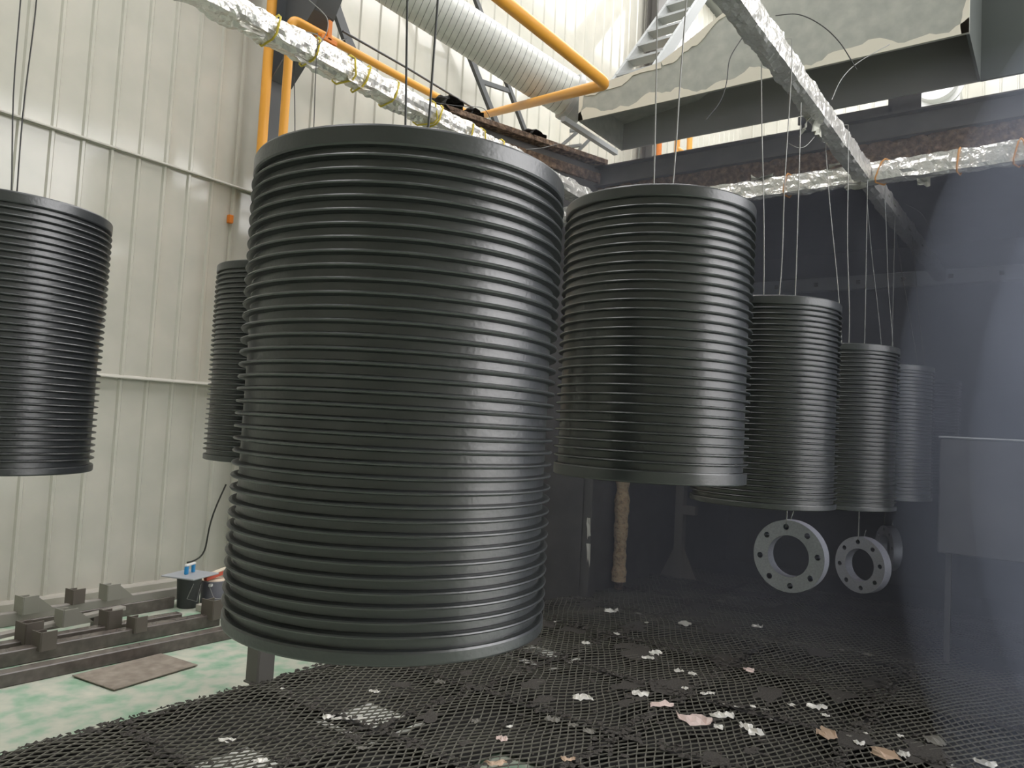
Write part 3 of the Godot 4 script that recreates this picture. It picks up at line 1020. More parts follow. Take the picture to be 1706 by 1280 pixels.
func flange_at(at: Vector3, r: float, bore: float, th: float, yaw: float, label: String, wire_top: Vector3):
	var o := thing("flange_ring", label, "flange", at, "silver flange rings hanging on wires")
	o.basis = Basis(Vector3.UP, yaw)
	var c := CSGCombiner3D.new()
	c.name = "ring"
	o.add_child(c)
	var cyl := func(rad: float, h: float, p: Vector3, op: int, sides: int, cone := false):
		var k := CSGCylinder3D.new()
		k.radius = rad
		k.height = h
		k.sides = sides
		k.cone = cone
		k.operation = op
		k.rotation.x = PI / 2
		k.position = p
		k.material = M.flange
		c.add_child(k, true)
	cyl.call(r, th, Vector3.ZERO, CSGShape3D.OPERATION_UNION, 72)
	cyl.call(bore, th * 1.5, Vector3.ZERO, CSGShape3D.OPERATION_SUBTRACTION, 64)
	for k in 8:
		var a := TAU * k / 8 + 0.1
		cyl.call(r * 0.082, th * 1.4, Vector3(cos(a), sin(a), 0) * (r + bore) * 0.5 * 1.03, CSGShape3D.OPERATION_SUBTRACTION, 16)
	# wire through the topmost hole
	var w := thing("flange_wire", "thin wire holding the " + label.substr(0, label.find(",")), "wire", at, "wires that hold the flange rings")
	var b := MB.new()
	var hole := Basis(Vector3.UP, yaw) * (Vector3(cos(TAU * 2 / 8 + 0.1), sin(TAU * 2 / 8 + 0.1), 0) * (r + bore) * 0.5 * 1.03)
	var f := Basis(Vector3.UP, yaw) * Vector3(0, 0, th / 2 + 0.004)
	var topr := hole + Vector3(0, r * 0.22, 0)
	var up := wire_top - at
	b.tube([hole - f, hole, hole + f, topr + f * 0.8, topr.lerp(up, 0.25) + f * 0.4, topr.lerp(up, 0.6), up], 0.003, 6)
	part("strand", b, M.wire, w)
	b = MB.new()
	b.tube([hole - f, topr - f * 0.8, topr - f * 0.6 + Vector3(0.015, 0.04, 0)], 0.003, 6)
	part("bent_end", b, M.wire, w)


# ---------------------------------------------------------------- pipes, duct, ladders
func bend(pts: Array, rad: float) -> Array:
	# round the corners of a polyline
	var out := [pts[0]]
	for i in range(1, pts.size() - 1):
		var p: Vector3 = pts[i]
		var a: Vector3 = p + (pts[i - 1] - p).normalized() * rad
		var c: Vector3 = p + (pts[i + 1] - p).normalized() * rad
		for k in 7:
			var t := k / 6.0
			out.append(a.lerp(p, t).lerp(p.lerp(c, t), t))
	out.append(pts[-1])
	return out


const BR := [Vector3(-3.952, 4.725, -5.965), Vector3(-3.926, 4.717, -6.979), Vector3(-4.273, 4.888, -6.588), Vector3(-4.187, 4.900, -6.651), Vector3(-4.094, 4.818, -6.725), Vector3(-4.230, 4.638, -6.637), Vector3(-4.394, 4.690, -6.513), Vector3(-4.170, 4.743, -6.674), Vector3(-4.233, 4.899, -6.679), Vector3(-4.370, 4.744, -6.589)]


func build_pipes():
	var b := MB.new()
	b.tube([Vector3(-6.6, 2.0, -4.495), Vector3(-6.6, 11.5, -4.475)], 0.05, 14)
	tag(part("gas_pipe", b, M.yellow), "vertical yellow pipe left of the dark wall column", "pipe")
	b = MB.new()
	b.tube(bend([Vector3(-6.008, 1.980, -4.306), Vector3(-6.008, 5.513, -4.306), Vector3(-6.008, 5.568, -7.084), Vector3(-2.777, 4.306, -4.745), Vector3(-2.777, 4.316, -0.600)], 0.09), 0.042, 14)
	tag(part("gas_pipe", b, M.yellow), "yellow pipe rising by the column, running along the wall and turning toward the hood", "pipe")
	b = MB.new()
	b.bar(Vector3(-2.867, 4.391, -4.845), Vector3(-2.867, 4.391, -0.600), 0.05, 0.04)
	tag(part("support_angle", b, M.ladder), "dark steel angle alongside the upper yellow pipe", "steel angle")
	b = MB.new()
	b.tube([Vector3(-5.943, 5.632, -4.876), Vector3(-5.943, 5.642, -5.796), Vector3(-5.943, 5.623, -6.992)], 0.012, 6)
	tag(part("thin_conduit", b, M.wire_dark), "thin dark conduit on top of the long yellow orange pipe", "conduit")
	b = MB.new()
	b.box(Vector3(-6.98, 3.72, -4.44), Vector3(0.05, 0.085, 0.05), Basis.IDENTITY, 0.005)
	tag(part("orange_marker", b, M.orange), "small orange marker on the wall seam above the half hidden drum", "marker")
	# pipe clamps at the elbow
	var cl := thing("pipe_clamp", "tan bracket gripping the yellow orange pipe at its upper elbow", "clamp", Vector3(-6.008, 5.531, -4.710))
	b = MB.new()
	b.box(Vector3(0, -0.07, 0), Vector3(0.16, 0.05, 0.2), Basis.IDENTITY, 0.006); part("saddle", b, M.orange, cl)
	b = MB.new()
	b.box(Vector3(0.07, 0.03, 0.0), Vector3(0.02, 0.2, 0.05), Basis.IDENTITY, 0.004); part("strap", b, M.orange, cl)

	# spiral duct into the hood
	var e0 := Vector3(-4.053, 5.064, -6.228)
	var s0 := Vector3(-4.887, 5.641, -4.877)
	var dir := (e0 - s0).normalized()
	s0 = e0 - dir * 3.6
	var du := thing("spiral_duct", "large silver spiral seam duct sloping down into the hood", "duct", e0)
	var bs := Basis(Quaternion(Vector3.UP, -dir))
	b = MB.new()
	b.lathe([Vector2(0.21, 0.0), Vector2(0.21, 3.6)], 48, Vector3.ZERO, bs); b.lathe([Vector2(0.205, 3.6), Vector2(0.205, 0)], 48, Vector3.ZERO, bs)
	part("duct_wall", b, M.duct, du)
	for k in 60:
		b = MB.new()
		var pts := []
		for j in 25:
			var a := TAU * j / 24
			pts.append(bs * Vector3(cos(a) * 0.211, 0.05 + k * 0.058 + 0.058 * j / 24, -sin(a) * 0.211))
		b.tube(pts, 0.003, 4, false)
		part("spiral_seam", b, M.seam, du)
	b = MB.new()
	b.lathe([Vector2(0.19, -0.03), Vector2(0.235, -0.03), Vector2(0.24, -0.02), Vector2(0.24, 0.02), Vector2(0.225, 0.03), Vector2(0.21, 0.03)], 48, Vector3.ZERO, bs)
	part("end_flange", b, M.galv, du)
	b = MB.new()
	b.lathe([Vector2(0.2, -0.16), Vector2(0.215, -0.16), Vector2(0.215, -0.03)], 48, Vector3.ZERO, bs)
	part("spigot", b, M.galv, du)

	# bracket arm under the duct end
	var br := thing("duct_bracket", "grey steel bracket with diagonal braces under the duct end", "bracket", BR[0])
	var names := ["arm", "brace", "brace", "brace", "brace"]
	for k in 5:
		b = MB.new()
		b.bar(BR[k * 2] - BR[0], BR[k * 2 + 1] - BR[0], 0.05 if k == 0 else 0.03, 0.05 if k == 0 else 0.03)
		part(names[k], b, M.ladder_pale, br)

	# dark ladder behind the duct
	var la := thing("steel_ladder", "dark leaning steel ladder frame behind the duct", "ladder", Vector3(-6.6, 4.5, -6.6))
	var k5 := 6.6 / 5.0
	var sc := func(y: float, z: float) -> Vector3: return Vector3(0, EYE + (y - EYE) * k5 - 4.5, z * k5 + 6.6)
	var p0: Vector3 = sc.call(4.6, -6.6); var p1: Vector3 = sc.call(6.4, -5.0)
	var q0: Vector3 = sc.call(4.75, -7.15); var q1: Vector3 = sc.call(6.45, -5.55)
	p0 = sc.call(4.75, -6.48); p1 = sc.call(6.2, -5.12)
	q0 = sc.call(4.85, -7.01); q1 = sc.call(6.3, -5.65)
	b = MB.new()
	b.bar(p0, p1, 0.05, 0.09); part("stile", b, M.ladder, la)
	b = MB.new()
	b.bar(q0, q1, 0.05, 0.07); part("stile", b, M.ladder, la)
	for t in [0.14, 0.4, 0.66, 0.92]:
		b = MB.new()
		b.bar(p0.lerp(p1, t), q0.lerp(q1, t), 0.04, 0.06); part("rung", b, M.ladder, la)
	# roof brace near the column beyond, pale grey, with treads
	var l2 := thing("stair_ladder", "pale grey stair ladder climbing toward the roof above the hood", "ladder", Vector3(-6.3, 8.2, -11.6))
	p0 = Vector3(0, -0.6, 0.6); p1 = Vector3(0, 3.2, -2.6)
	b = MB.new()
	b.bar(p0, p1, 0.06, 0.2); part("stringer", b, M.ladder_pale, l2)
	b = MB.new()
	b.bar(p0 + Vector3(0.7, 0, 0), p1 + Vector3(0.7, 0, 0), 0.06, 0.2); part("stringer", b, M.ladder_pale, l2)
	for k in 9:
		b = MB.new()
		b.box(p0.lerp(p1, (k + 0.5) / 9.0) + Vector3(0.35, 0, 0), Vector3(0.7, 0.04, 0.26)); part("tread", b, M.ladder_pale, l2)
	var c2 := thing("wall_column", "grey steel wall column beside the pale stair ladder near the roof", "column", Vector3(-6.75, 0, -13.4))
	b = MB.new()
	b.box(Vector3(0.12, 6, 0), Vector3(0.02, 12, 0.4)); b.box(Vector3(-0.12, 6, 0), Vector3(0.02, 12, 0.4)); b.box(Vector3(0, 6, 0), Vector3(0.22, 12, 0.016)); part("shaft", b, M.post, c2)
	# dark diagonal braces high on the wall
	b = MB.new()
	b.bar(Vector3(-6.75, 6.1, -5.6), Vector3(-6.75, 7.0, -5.0), 0.05, 0.12)
	b.bar(Vector3(-6.75, 6.1, -5.6), Vector3(-6.75, 5.75, -5.9), 0.05, 0.12)
	tag(part("wall_brace", b, M.ladder), "dark diagonal wall brace above the yellow orange pipe elbow", "brace")

	# loose curled wire ends on the hanging beam
	loose("dark curled wire end drooping from the left of the broad foil beam", [Vector3(-1.300, 3.690, -3.498), Vector3(-1.346, 3.588, -3.471), Vector3(-1.359, 3.465, -3.470), Vector3(-1.386, 3.370, -3.457), Vector3(-1.437, 3.285, -3.425)], M.wire_dark)
	loose("thin wire arching over to the right of the broad foil beam", [Vector3(-1.200, 3.863, -3.680), Vector3(-1.108, 3.875, -3.747), Vector3(-1.016, 3.828, -3.818), Vector3(-0.938, 3.743, -3.881), Vector3(-0.871, 3.616, -3.939)], M.wire_dark)
	loose("thin wire rising in a bow beside the broad foil beam", [Vector3(-1.200, 3.869, -4.804), Vector3(-1.153, 3.998, -4.829), Vector3(-1.071, 4.107, -4.883), Vector3(-0.916, 4.228, -4.988)], M.wire)
	loose("short hooked wire end below the broad foil beam", [Vector3(-1.300, 3.656, -4.816), Vector3(-1.345, 3.593, -4.787), Vector3(-1.387, 3.583, -4.757), Vector3(-1.430, 3.606, -4.724)], M.wire)
	loose("fine wire looping from the sooty beam inside the oven", [Vector3(-1.236, 3.987, -7.642), Vector3(-1.115, 3.906, -7.737), Vector3(-1.051, 3.767, -7.793), Vector3(-1.023, 3.625, -7.824)], M.wire)
	loose("bright wire bowing from the left foil beam past the pipe elbow", [Vector3(-3.426, 3.754, -2.377), Vector3(-3.354, 3.778, -2.428), Vector3(-3.290, 3.789, -2.475), Vector3(-3.248, 3.772, -2.507), Vector3(-3.232, 3.748, -2.520), Vector3(-3.255, 3.720, -2.505)], M.wire)
	loose("upright bent wire above the left foil beam", [Vector3(-3.332, 3.988, -2.492), Vector3(-3.274, 3.928, -2.539), Vector3(-3.250, 3.884, -2.560), Vector3(-3.252, 3.825, -2.562), Vector3(-3.270, 3.779, -2.552)], M.wire)
	loose("curved dark wire running from the left foil beam to the door leaf top", [Vector3(-3.717, 4.005, -3.327), Vector3(-3.722, 4.006, -3.572), Vector3(-3.744, 4.033, -3.803), Vector3(-3.734, 4.129, -4.177), Vector3(-3.714, 4.209, -4.435), Vector3(-3.731, 4.211, -4.547), Vector3(-3.707, 4.146, -4.568)], M.wire_dark)
	loose("pale wire end poking out above the nearest drum's right rim", [Vector3(-3.599, 4.011, -4.906), Vector3(-3.484, 4.033, -4.989), Vector3(-3.378, 4.075, -5.064)], M.wire)


func loose(label: String, pts: Array, m: Material):
	var cv := Curve3D.new()
	for i in pts.size():
		var p: Vector3 = pts[i]
		var t: Vector3 = ((pts[mini(i + 1, pts.size() - 1)] as Vector3) - (pts[maxi(i - 1, 0)] as Vector3)) / 6.0
		cv.add_point(p - pts[0], -t, t)
	cv.bake_interval = 0.02
	var b := MB.new()
	b.tube(Array(cv.get_baked_points()), 0.0026, 5)
	var o := put("loose_wire", b.mesh(), m, self, pts[0])
	tag(o, label, "wire", "loose wire ends on the beams")


# ---------------------------------------------------------------- things on the left floor
func rail_run(label: String, x: float, z0: float, z1: float, w: float, h: float, m: Material, y := 0.0, dx := 0.0):
	var o := thing("steel_rail", label, "rail", Vector3(x, y, z0), "steel rails lying on the floor by the wall")
	var b := MB.new()
	b.bar(Vector3(0, h / 2, 0), Vector3(dx, h / 2, z1 - z0), w, h, Vector3.UP, 0.006)
	part("tube", b, m, o)


func angle_piece(label: String, at: Vector3, s: float, m: Material, side_plate := false):
	var o := thing("angle_bracket", label, "bracket", at, "steel angle pieces standing on the rails")
	o.rotation.y = 0.1
	var b := MB.new()
	b.box(Vector3(s * 0.5, s * 0.55, -s * 0.05), Vector3(0.008, s * 1.1, s * 0.9), Basis.IDENTITY, 0.001); part("front_plate", b, m, o)
	b = MB.new()
	b.box(Vector3(0, s * 0.55, s * 0.42), Vector3(s, s * 1.1, 0.008), Basis.IDENTITY, 0.001); part("side_plate", b, m, o)
	b = MB.new()
	b.box(Vector3(-s * 0.5, s * 0.5, 0), Vector3(0.008, s, s * 0.85), Basis.IDENTITY, 0.001); part("rear_plate", b, m, o)
	if side_plate:
		b = MB.new()
		b.slab(PackedVector2Array([Vector2(0, 0), Vector2(s * 1.1, 0), Vector2(0, s * 0.95)]), Vector3(s * 0.45, 0, -s * 0.5), Vector3(0, 0, -1), Vector3.UP, 0.008)
		part("gusset", b, m, o)


func build_floor_things():
	rail_run("dark steel rail lying nearest the green floor", -5.25, -0.6, -3.9, 0.1, 0.085, M.rail, 0.0, 0.03)
	rail_run("dark steel rail lying second from the green floor", -5.63, -0.6, -3.72, 0.1, 0.1, M.rail, 0.0, 0.02)
	rail_run("shorter brown steel rail lying third from the green floor", -5.86, -1.6, -3.52, 0.09, 0.09, M.rail, 0.0, 0.03)
	rail_run("pale grey steel rail lying closest to the wall kerb", -6.58, -0.6, -4.0, 0.06, 0.105, M.rail_pale, 0.0, -0.02)
	var o := thing("flat_bar", "loose pale flat bar lying slantwise across the rails", "steel bar", Vector3(-5.99, 0.0, -2.3))
	var b := MB.new()
	b.bar(Vector3(0.1, 0.1, 0.5), Vector3(-0.22, 0.1, -0.95), 0.07, 0.03, Vector3.UP, 0.004); part("bar", b, M.rail_pale, o)
	b = MB.new()
	b.box(Vector3(0.0, 0.045, 0.1), Vector3(0.05, 0.09, 0.05)); b.box(Vector3(-0.15, 0.045, -0.7), Vector3(0.05, 0.09, 0.05)); part("spacer", b, M.rail, o)
	o = thing("flat_bar", "brown plate leaning low between the wall rail and the buckets", "steel bar", Vector3(-6.3, 0.0, -3.0))
	b = MB.new()
	b.bar(Vector3(0.0, 0.05, 0.5), Vector3(-0.02, 0.05, -0.75), 0.03, 0.1, Vector3.UP, 0.004); part("bar", b, M.rail, o)
	angle_piece("dark box shaped steel angle on the second rail, at the lower left", Vector3(-5.6, 0.07, -2.4), 0.115, M.bracket)
	angle_piece("brown steel angle on the second rail, near its middle", Vector3(-5.6, 0.07, -3.04), 0.105, M.bracket)
	angle_piece("brown steel angle on the third rail, behind the dark box shaped one", Vector3(-5.84, 0.07, -2.4), 0.13, M.bracket)
	angle_piece("grey brown steel angle on the third rail, farther from the viewer", Vector3(-5.84, 0.07, -2.96), 0.12, M.bracket)
	angle_piece("pale gusseted steel angle on the slanted flat bar", Vector3(-6.02, 0.09, -2.72), 0.115, M.bracket_pale, true)
	angle_piece("pale steel angle on the wall rail, at far left", Vector3(-6.56, 0.09, -2.66), 0.125, M.bracket_pale, true)
	angle_piece("dark green open steel angle on the wall rail, middle one", Vector3(-6.6, 0.1, -3.04), 0.11, M.bracket)
	angle_piece("pale steel angle with slanted gusset on the wall rail, nearest the buckets", Vector3(-6.56, 0.1, -3.3), 0.12, M.bracket_pale, true)
	angle_piece("dark steel angle at the end of the second rail beside the largest drum", Vector3(-5.58, 0.07, -3.66), 0.14, M.bracket)

	# flat board on the floor
	b = MB.new()
	b.slab(PackedVector2Array([Vector2(-5.109, 2.379), Vector2(-4.685, 2.436), Vector2(-4.768, 3.039), Vector2(-5.159, 2.996)]), Vector3(0, 0.008, 0), Vector3.RIGHT, Vector3(0, 0, -1), 0.006)
	b.slab(PackedVector2Array([Vector2(-5.0, 2.5), Vector2(-4.8, 2.53), Vector2(-4.85, 2.9), Vector2(-5.05, 2.88)]), Vector3(0, 0.0, 0), Vector3.RIGHT, Vector3(0, 0, -1), 0.008)
	tag(part("flat_board", b, M.board), "thin brown board lying flat on the pale green floor", "board")

	# bucket with plate lid and a blue handled tool
	o = thing("bucket", "dark tapered bucket standing behind the rails near the wall", "bucket", Vector3(-6.28, 0, -3.86))
	b = MB.new()
	b.lathe([Vector2(0.0, 0.0), Vector2(0.085, 0.0), Vector2(0.088, 0.004), Vector2(0.104, 0.26), Vector2(0.108, 0.262), Vector2(0.108, 0.272), Vector2(0.1, 0.272), Vector2(0.083, 0.01), Vector2(0.0, 0.01)], 32); part("body", b, M.bucket, o)
	b = MB.new()
	b.tube([Vector3(0.105, 0.22, 0.02), Vector3(0.115, 0.1, 0.08), Vector3(0.11, 0.06, -0.02), Vector3(0.1, 0.2, -0.05)], 0.003, 5); part("handle", b, M.wire, o)
	b = MB.new()
	b.box(Vector3(-6.27, 0.281, -3.86), Vector3(0.34, 0.012, 0.34), Basis(Vector3.UP, 0.35), 0.003)
	tag(part("lid_plate", b, M.plate), "square grey plate lying on top of the dark bucket", "plate")
	o = thing("blue_handle_tool", "small blue and white handle standing on the square plate", "tool", Vector3(-6.3, 0.288, -3.87))
	o.rotation.y = 0.5
	b = MB.new()
	b.box(Vector3(0, 0.035, 0.055), Vector3(0.026, 0.07, 0.035), Basis.IDENTITY, 0.004); part("leg", b, M.blue, o)
	b = MB.new()
	b.box(Vector3(0, 0.035, -0.055), Vector3(0.026, 0.07, 0.03), Basis.IDENTITY, 0.004); part("leg", b, M.blue, o)
	b = MB.new()
	b.box(Vector3(0, 0.078, 0), Vector3(0.028, 0.016, 0.15), Basis.IDENTITY, 0.004); part("grip", b, M.white_metal, o)
	# pail
	o = thing("paint_pail", "bluish grey pail with a wire handle beside the dark bucket", "pail", Vector3(-6.3, 0, -4.12))
	b = MB.new()
	b.lathe([Vector2(0, 0), Vector2(0.11, 0), Vector2(0.118, 0.19), Vector2(0.122, 0.19), Vector2(0.122, 0.2), Vector2(0.112, 0.2), Vector2(0.106, 0.01), Vector2(0, 0.01)], 32); part("body", b, M.pail, o)
	b = MB.new()
	b.lathe([Vector2(0, 0.192), Vector2(0.112, 0.192), Vector2(0.112, 0.204), Vector2(0, 0.21)], 32); part("lid", b, M.cream, o)
	b = MB.new()
	b.tube(bend([Vector3(0.08, 0.17, 0.1), Vector3(0.14, 0.06, 0.08), Vector3(0.15, 0.05, -0.06), Vector3(0.09, 0.17, -0.09)], 0.03), 0.0035, 6); part("handle", b, M.wire, o)
	b = MB.new()
	b.box(Vector3(0.085, 0.175, 0.085), Vector3(0.03, 0.025, 0.05), Basis(Vector3.UP, 0.6), 0.004); part("handle_lug", b, M.white_metal, o)
	o = thing("red_brush", "red brush with a cream back lying on the bluish grey pail", "brush", Vector3(-6.28, 0.208, -4.12))
	b = MB.new()
	b.bar(Vector3(0.02, 0.02, 0.12), Vector3(-0.02, 0.06, -0.12), 0.05, 0.04, Vector3.UP, 0.006); part("bristle_block", b, M.red, o)
	b = MB.new()
	b.bar(Vector3(0.02, 0.045, 0.12), Vector3(-0.02, 0.085, -0.12), 0.055, 0.012, Vector3.UP, 0.003); part("back", b, M.cream, o)
	# steel block below the pail
	b = MB.new()
	b.box(Vector3(-6.05, 0.03, -4.0), Vector3(0.12, 0.06, 0.34), Basis(Vector3.UP, 0.05), 0.005)
	tag(part("floor_block", b, M.concrete), "pale concrete block on the floor in front of the dark bucket", "block")
	# cable drooping down the wall behind the pail
	b = MB.new()
	var pts := []
	for k in 15:
		var t := k / 14.0
		pts.append(Vector3(-6.93, 0.25 + 0.75 * t * t, -4.22 - 0.38 * t - 0.05 * sin(t * 6)))
	b.tube(pts, 0.008, 6)
	tag(part("black_cable", b, M.black_cable), "dark cable drooping down the wall behind the pail", "cable")
	# crumpled pale sheet at the far left
	b = MB.new()
	crumple(b, Vector3(-6.05, 0.02, -2.05), 0.18, 0.1, 0.05, 91)
	tag(part("crumpled_sheet", b, M.scrap), "crumpled whitish sheet lying between the rails at the left edge", "scrap")


# ---------------------------------------------------------------- foil scraps on the mesh
func crumple(b: MB, at: Vector3, lx: float, lz: float, h: float, seed_: int, yaw := 0.0):
	var r := RandomNumberGenerator.new()
	r.seed = seed_
	var bs := Basis(Vector3.UP, yaw)
	var nu := 7
	var nv := 4
	var g := []
	for i in nu + 1:
		var row := []
		var u := float(i) / nu * 2 - 1
		var wid := sqrt(maxf(0.04, 1 - u * u * 0.9)) * (0.45 + 0.75 * r.randf())
		var mid := (r.randf() - 0.5) * 0.6
		for j in nv + 1:
			var v := (float(j) / nv * 2 - 1) * wid + mid
			var e := 1.0 - absf(float(j) / nv * 2 - 1)
			row.append(at + bs * Vector3(u * lx / 2 * (0.9 + 0.2 * r.randf()), 0.003 + h * r.randf() * (0.35 + 0.65 * e), v * lz / 2))
		g.append(row)
	for i in nu:
		for j in nv:
			var a: Vector3 = g[i][j]
			var c: Vector3 = g[i + 1][j]
			var d: Vector3 = g[i + 1][j + 1]
			var e: Vector3 = g[i][j + 1]
			b.tri(a, d, c)
			b.tri(a, e, d)


func build_scraps():
	var eye := Vector3(0, EYE, 0)
	var list := SCRAPS
	for i in list.size():
		var s: Array = list[i]
		var m: Material = [M.scrap, M.scrap_pink, M.scrap_brown, M.scrap_gray][s[4]]
		var b := MB.new()
		var y := mesh_height(s[0], s[1])
		crumple(b, Vector3.ZERO, s[2], s[3], maxf(0.008, minf(s[2], s[3]) * 0.28), 300 + i, 0.63 + 0.3 * sin(i * 2.3))
		var o := put("foil_scrap", b.mesh(), m, self, Vector3(s[0], y, s[1]))
		tag(o, s[5], "scrap", "foil scraps on the mesh")


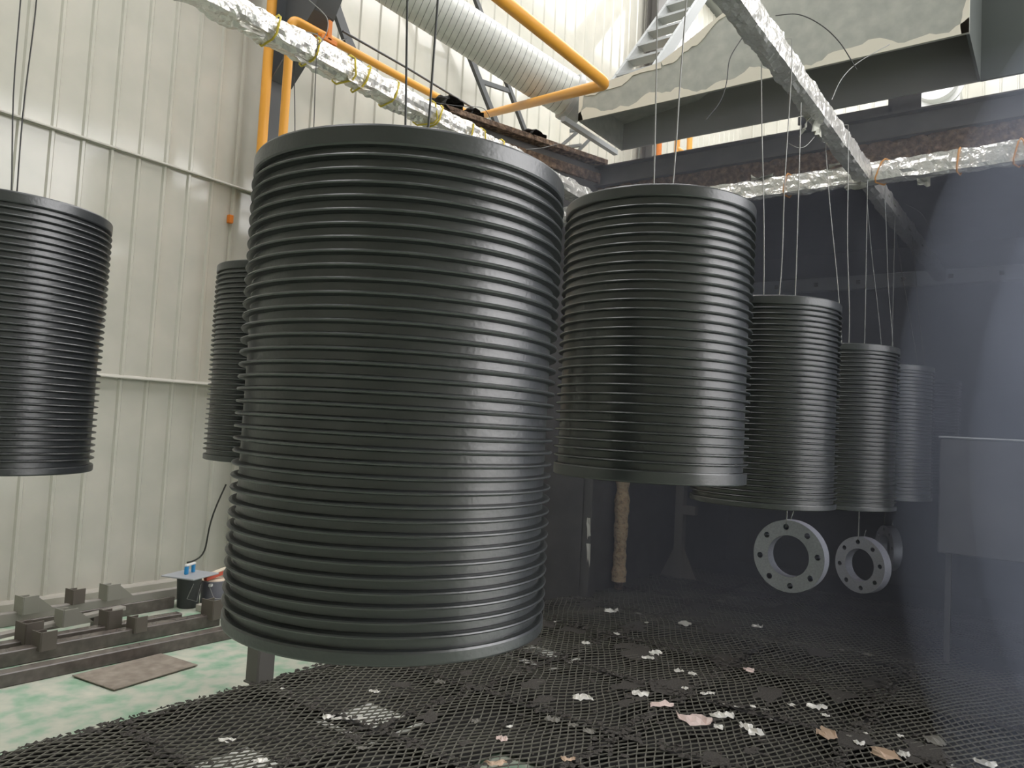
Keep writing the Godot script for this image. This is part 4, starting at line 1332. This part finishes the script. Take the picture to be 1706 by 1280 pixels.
# x, z, length across the view, depth, tone (0 white 1 pinkish 2 brown 3 grey), label
const SCRAPS := [
	[-3.252, -2.890, 0.066, 0.089, 0, "round curled foil scrap at the left end of the long white strip"],
	[-3.171, -2.956, 0.171, 0.057, 0, "long white foil strip on the lit floor patch under the largest drum"],
	[-3.736, -2.946, 0.021, 0.032, 0, "small upright white foil sliver beside the square steel post"],
	[-3.044, -2.304, 0.062, 0.052, 0, "white foil tuft on the lit patch at the bottom left of the mesh"],
	[-3.394, -2.356, 0.084, 0.049, 0, "ring shaped whitish foil curl at the corner of the bottom left lit patch"],
	[-2.367, -3.298, 0.063, 0.094, 1, "upright beige foil scrap on the mesh right below the largest drum"],
	[-2.219, -3.043, 0.110, 0.072, 2, "orange tinted foil scrap at the bottom edge below the upright beige one"],
	[-3.340, -3.314, 0.065, 0.063, 0, "pale foil scrap at the far corner of the lit patch under the largest drum"],
	[-3.174, -3.722, 0.076, 0.083, 3, "small grey foil fleck on the mesh, beyond the upright beige scrap"],
	[-2.781, -2.706, 0.071, 0.046, 3, "small grey foil fleck on the mesh, below the long white strip"],
	[-2.628, -3.402, 0.053, 0.060, 3, "small grey foil fleck on the mesh, left of the upright beige scrap"],
	[-2.461, -3.483, 0.046, 0.041, 0, "small whitish foil fleck on the mesh, beyond the upright beige scrap"],
	[-2.939, -5.602, 0.049, 0.073, 0, "small whitish foil fleck on the mesh, below the scrap before the tan post"],
	[-2.964, -5.159, 0.064, 0.085, 0, "small whitish foil fleck on the mesh, left of the lower thin pair scrap"],
	[-2.466, -5.333, 0.098, 0.114, 0, "thin white foil scrap, upper of a pair on the mesh right of the largest drum"],
	[-2.448, -5.165, 0.087, 0.080, 0, "thin white foil scrap, lower of a pair on the mesh right of the largest drum"],
	[-2.148, -5.035, 0.066, 0.099, 0, "small white foil scrap, left of two level with the largest drum's foot"],
	[-2.055, -5.042, 0.057, 0.061, 0, "narrow white foil scrap, right of two level with the largest drum's foot"],
	[-2.388, -4.149, 0.125, 0.109, 0, "double white foil scrap with a grey edge, left of the big pinkish sheet"],
	[-2.142, -4.438, 0.105, 0.138, 0, "white foil scrap with a thin tail, directly above the two-winged pale scrap"],
	[-1.956, -4.338, 0.151, 0.111, 1, "pale two-winged foil scrap just above the big pinkish foil sheet"],
	[-1.724, -4.282, 0.201, 0.158, 1, "biggest pinkish foil sheet lying on the mesh in the right foreground"],
	[-1.635, -4.482, 0.142, 0.104, 0, "white pointed foil scrap at the upper right of the big pinkish sheet"],
	[-1.586, -4.306, 0.055, 0.082, 0, "small triangular white foil scrap right beside the big pinkish sheet"],
	[-1.476, -4.448, 0.076, 0.114, 0, "white folded foil scrap, upper left half of the star shaped pair"],
	[-1.404, -4.376, 0.101, 0.122, 0, "white star shaped foil scrap right of the big pinkish sheet"],
	[-1.986, -4.762, 0.047, 0.066, 0, "small whitish foil fleck on the mesh, below the narrow level scrap"],
	[-1.853, -4.756, 0.050, 0.065, 0, "small whitish foil fleck on the mesh, beyond the white pointed scrap"],
	[-1.823, -4.801, 0.050, 0.066, 0, "small whitish foil fleck on the mesh, beyond the biggest pinkish sheet"],
	[-1.703, -4.700, 0.020, 0.028, 0, "tiny whitish foil fleck on the mesh, beyond the white pointed scrap"],
	[-1.626, -4.719, 0.037, 0.041, 0, "small whitish foil fleck on the mesh, right of the white pointed scrap"],
	[-1.550, -4.780, 0.037, 0.042, 0, "small whitish foil fleck on the mesh, beyond the white star shaped scrap"],
	[-1.472, -4.788, 0.051, 0.042, 3, "small grey foil fleck on the mesh, beyond the white star shaped scrap"],
	[-2.463, -4.695, 0.024, 0.037, 0, "tiny whitish foil fleck on the mesh, left of the lower thin pair scrap"],
	[-2.659, -6.319, 0.114, 0.137, 0, "pale foil scrap on the mesh midway between the largest drum and the flanges"],
	[-2.183, -6.787, 0.095, 0.107, 0, "flat pale foil scrap on the mesh below the larger flange ring"],
	[-1.808, -5.458, 0.068, 0.102, 1, "small pinkish foil fleck on the mesh, right of the narrow level scrap"],
	[-1.987, -3.334, 0.072, 0.058, 2, "yellowish foil scrap near the bottom edge at the centre of the mesh"],
	[-2.320, -3.702, 0.088, 0.088, 3, "grey clumped foil lump on the mesh left of the yellowish scrap"],
	[-2.082, -3.701, 0.072, 0.071, 3, "small grey foil fleck on the mesh, right of the grey clumped lump"],
	[-2.190, -3.710, 0.060, 0.058, 3, "small grey foil fleck on the mesh, below the double white scrap"],
	[-1.402, -4.658, 0.021, 0.032, 0, "tiny whitish foil fleck on the mesh, beyond the white star shaped scrap"],
	[-1.379, -4.991, 0.041, 0.056, 0, "small whitish foil fleck on the mesh, left of the white slender scrap"],
	[-1.242, -5.056, 0.119, 0.101, 0, "white slender foil scrap, farthest of the larger ones on the right"],
	[-1.161, -4.945, 0.058, 0.085, 0, "small whitish foil fleck on the mesh, below the white slender scrap"],
	[-1.074, -4.590, 0.107, 0.161, 2, "brown and white crumpled foil scrap at the right of the mesh"],
	[-0.903, -4.590, 0.059, 0.080, 0, "thin slanted white foil scrap right of the brown and white one"],
	[-0.771, -4.550, 0.127, 0.155, 2, "large beige and brown foil scrap at the lower right of the mesh"],
	[-0.691, -4.625, 0.064, 0.096, 0, "tall white foil scrap close beside the large beige and brown one"],
	[-0.748, -4.892, 0.034, 0.051, 0, "small whitish foil fleck on the mesh, beyond the tall white scrap"],
	[-0.587, -4.945, 0.107, 0.138, 3, "grey wiry foil tangle at the right of the mesh"],
	[-0.337, -4.810, 0.107, 0.090, 0, "white foil scrap at the bottom right corner of the view"],
	[-0.472, -4.656, 0.050, 0.052, 0, "small whitish foil fleck on the mesh, left of the bottom right corner scrap"],
	[-0.365, -6.340, 0.033, 0.050, 3, "tiny grey foil fleck on the mesh, right of the grey wiry tangle"],
	[-0.987, -5.917, 0.050, 0.075, 3, "small grey foil fleck on the mesh, right of the white slender scrap"],
	[-1.018, -5.670, 0.024, 0.036, 3, "tiny grey foil fleck on the mesh, right of the white slender scrap"],
	[-1.253, -6.564, 0.066, 0.092, 3, "small grey foil fleck on the mesh, beyond the white slender scrap"],
	[-1.428, -6.516, 0.038, 0.057, 3, "tiny grey foil fleck on the mesh, beyond the white slender scrap"],
	[-0.906, -4.774, 0.020, 0.031, 0, "tiny whitish foil fleck on the mesh, beyond the thin slanted scrap"],
	[-0.970, -4.657, 0.027, 0.037, 3, "tiny grey foil fleck on the mesh, left of the thin slanted scrap"],
	[-3.896, -8.513, 0.143, 0.215, 0, "bright foil tuft at the foot of the bracketed post inside the oven"],
	[-3.312, -6.202, 0.130, 0.121, 0, "bright foil scrap on the mesh in front of the tan wrapped post"],
	[-2.904, -6.076, 0.036, 0.054, 0, "tiny whitish foil fleck on the mesh, right of the scrap before the tan post"],
	[-2.927, -5.589, 0.044, 0.066, 0, "tiny whitish foil fleck on the mesh, below the scrap before the tan post"],
	[-2.755, -7.719, 0.086, 0.114, 3, "small grey foil fleck on the mesh, beyond the flat scrap below the flange"],
	[-2.767, -7.467, 0.084, 0.107, 3, "small grey foil fleck on the mesh, right of the pale midway scrap"],
	[-3.109, -6.335, 0.054, 0.081, 3, "small grey foil fleck on the mesh, right of the scrap before the tan post"],
	[-3.484, -5.520, 0.025, 0.038, 0, "tiny whitish foil fleck on the mesh, left of the scrap before the tan post"],
	[-1.720, -7.670, 0.045, 0.067, 3, "tiny grey foil fleck on the mesh, right of the flat scrap below the flange"],
	[-1.926, -8.098, 0.030, 0.045, 3, "tiny grey foil fleck on the mesh, right of the pale midway scrap"],
]


# ---------------------------------------------------------------- smoke
func build_smoke():
	smoke("oven_smoke", RenderingServer.FOG_VOLUME_SHAPE_BOX, Vector3(3.95, 4.1, 5.2), Vector3(-1.81, 2.2, -7.95), Color(0.87, 0.89, 0.94), 0.16, "thin bluish smoke filling the oven")
	for k in 4:
		var e := 1.0 - 0.2 * k
		smoke("drifting_smoke", RenderingServer.FOG_VOLUME_SHAPE_ELLIPSOID, Vector3(3.6, 5.6, 7.0) * e, Vector3(0.98, 1.75, -5.3), Color(0.845, 0.89, 0.98), [0.07, 0.11, 0.15, 0.2][k], ["outermost thin veil", "thin inner veil", "thicker inner veil", "thickest core"][k] + " of bluish smoke at the right of the oven mouth")


func smoke(called: String, shape: int, size: Vector3, at: Vector3, c: Color, density: float, label: String):
	var f := FogVolume.new()
	f.name = numbered(called, self)
	f.shape = shape
	f.size = size
	f.position = at
	var m := FogMaterial.new()
	m.albedo = c
	m.density = density
	f.material = m
	add_child(f)
	f.set_meta("kind", "stuff")
	tag(f, label, "smoke")
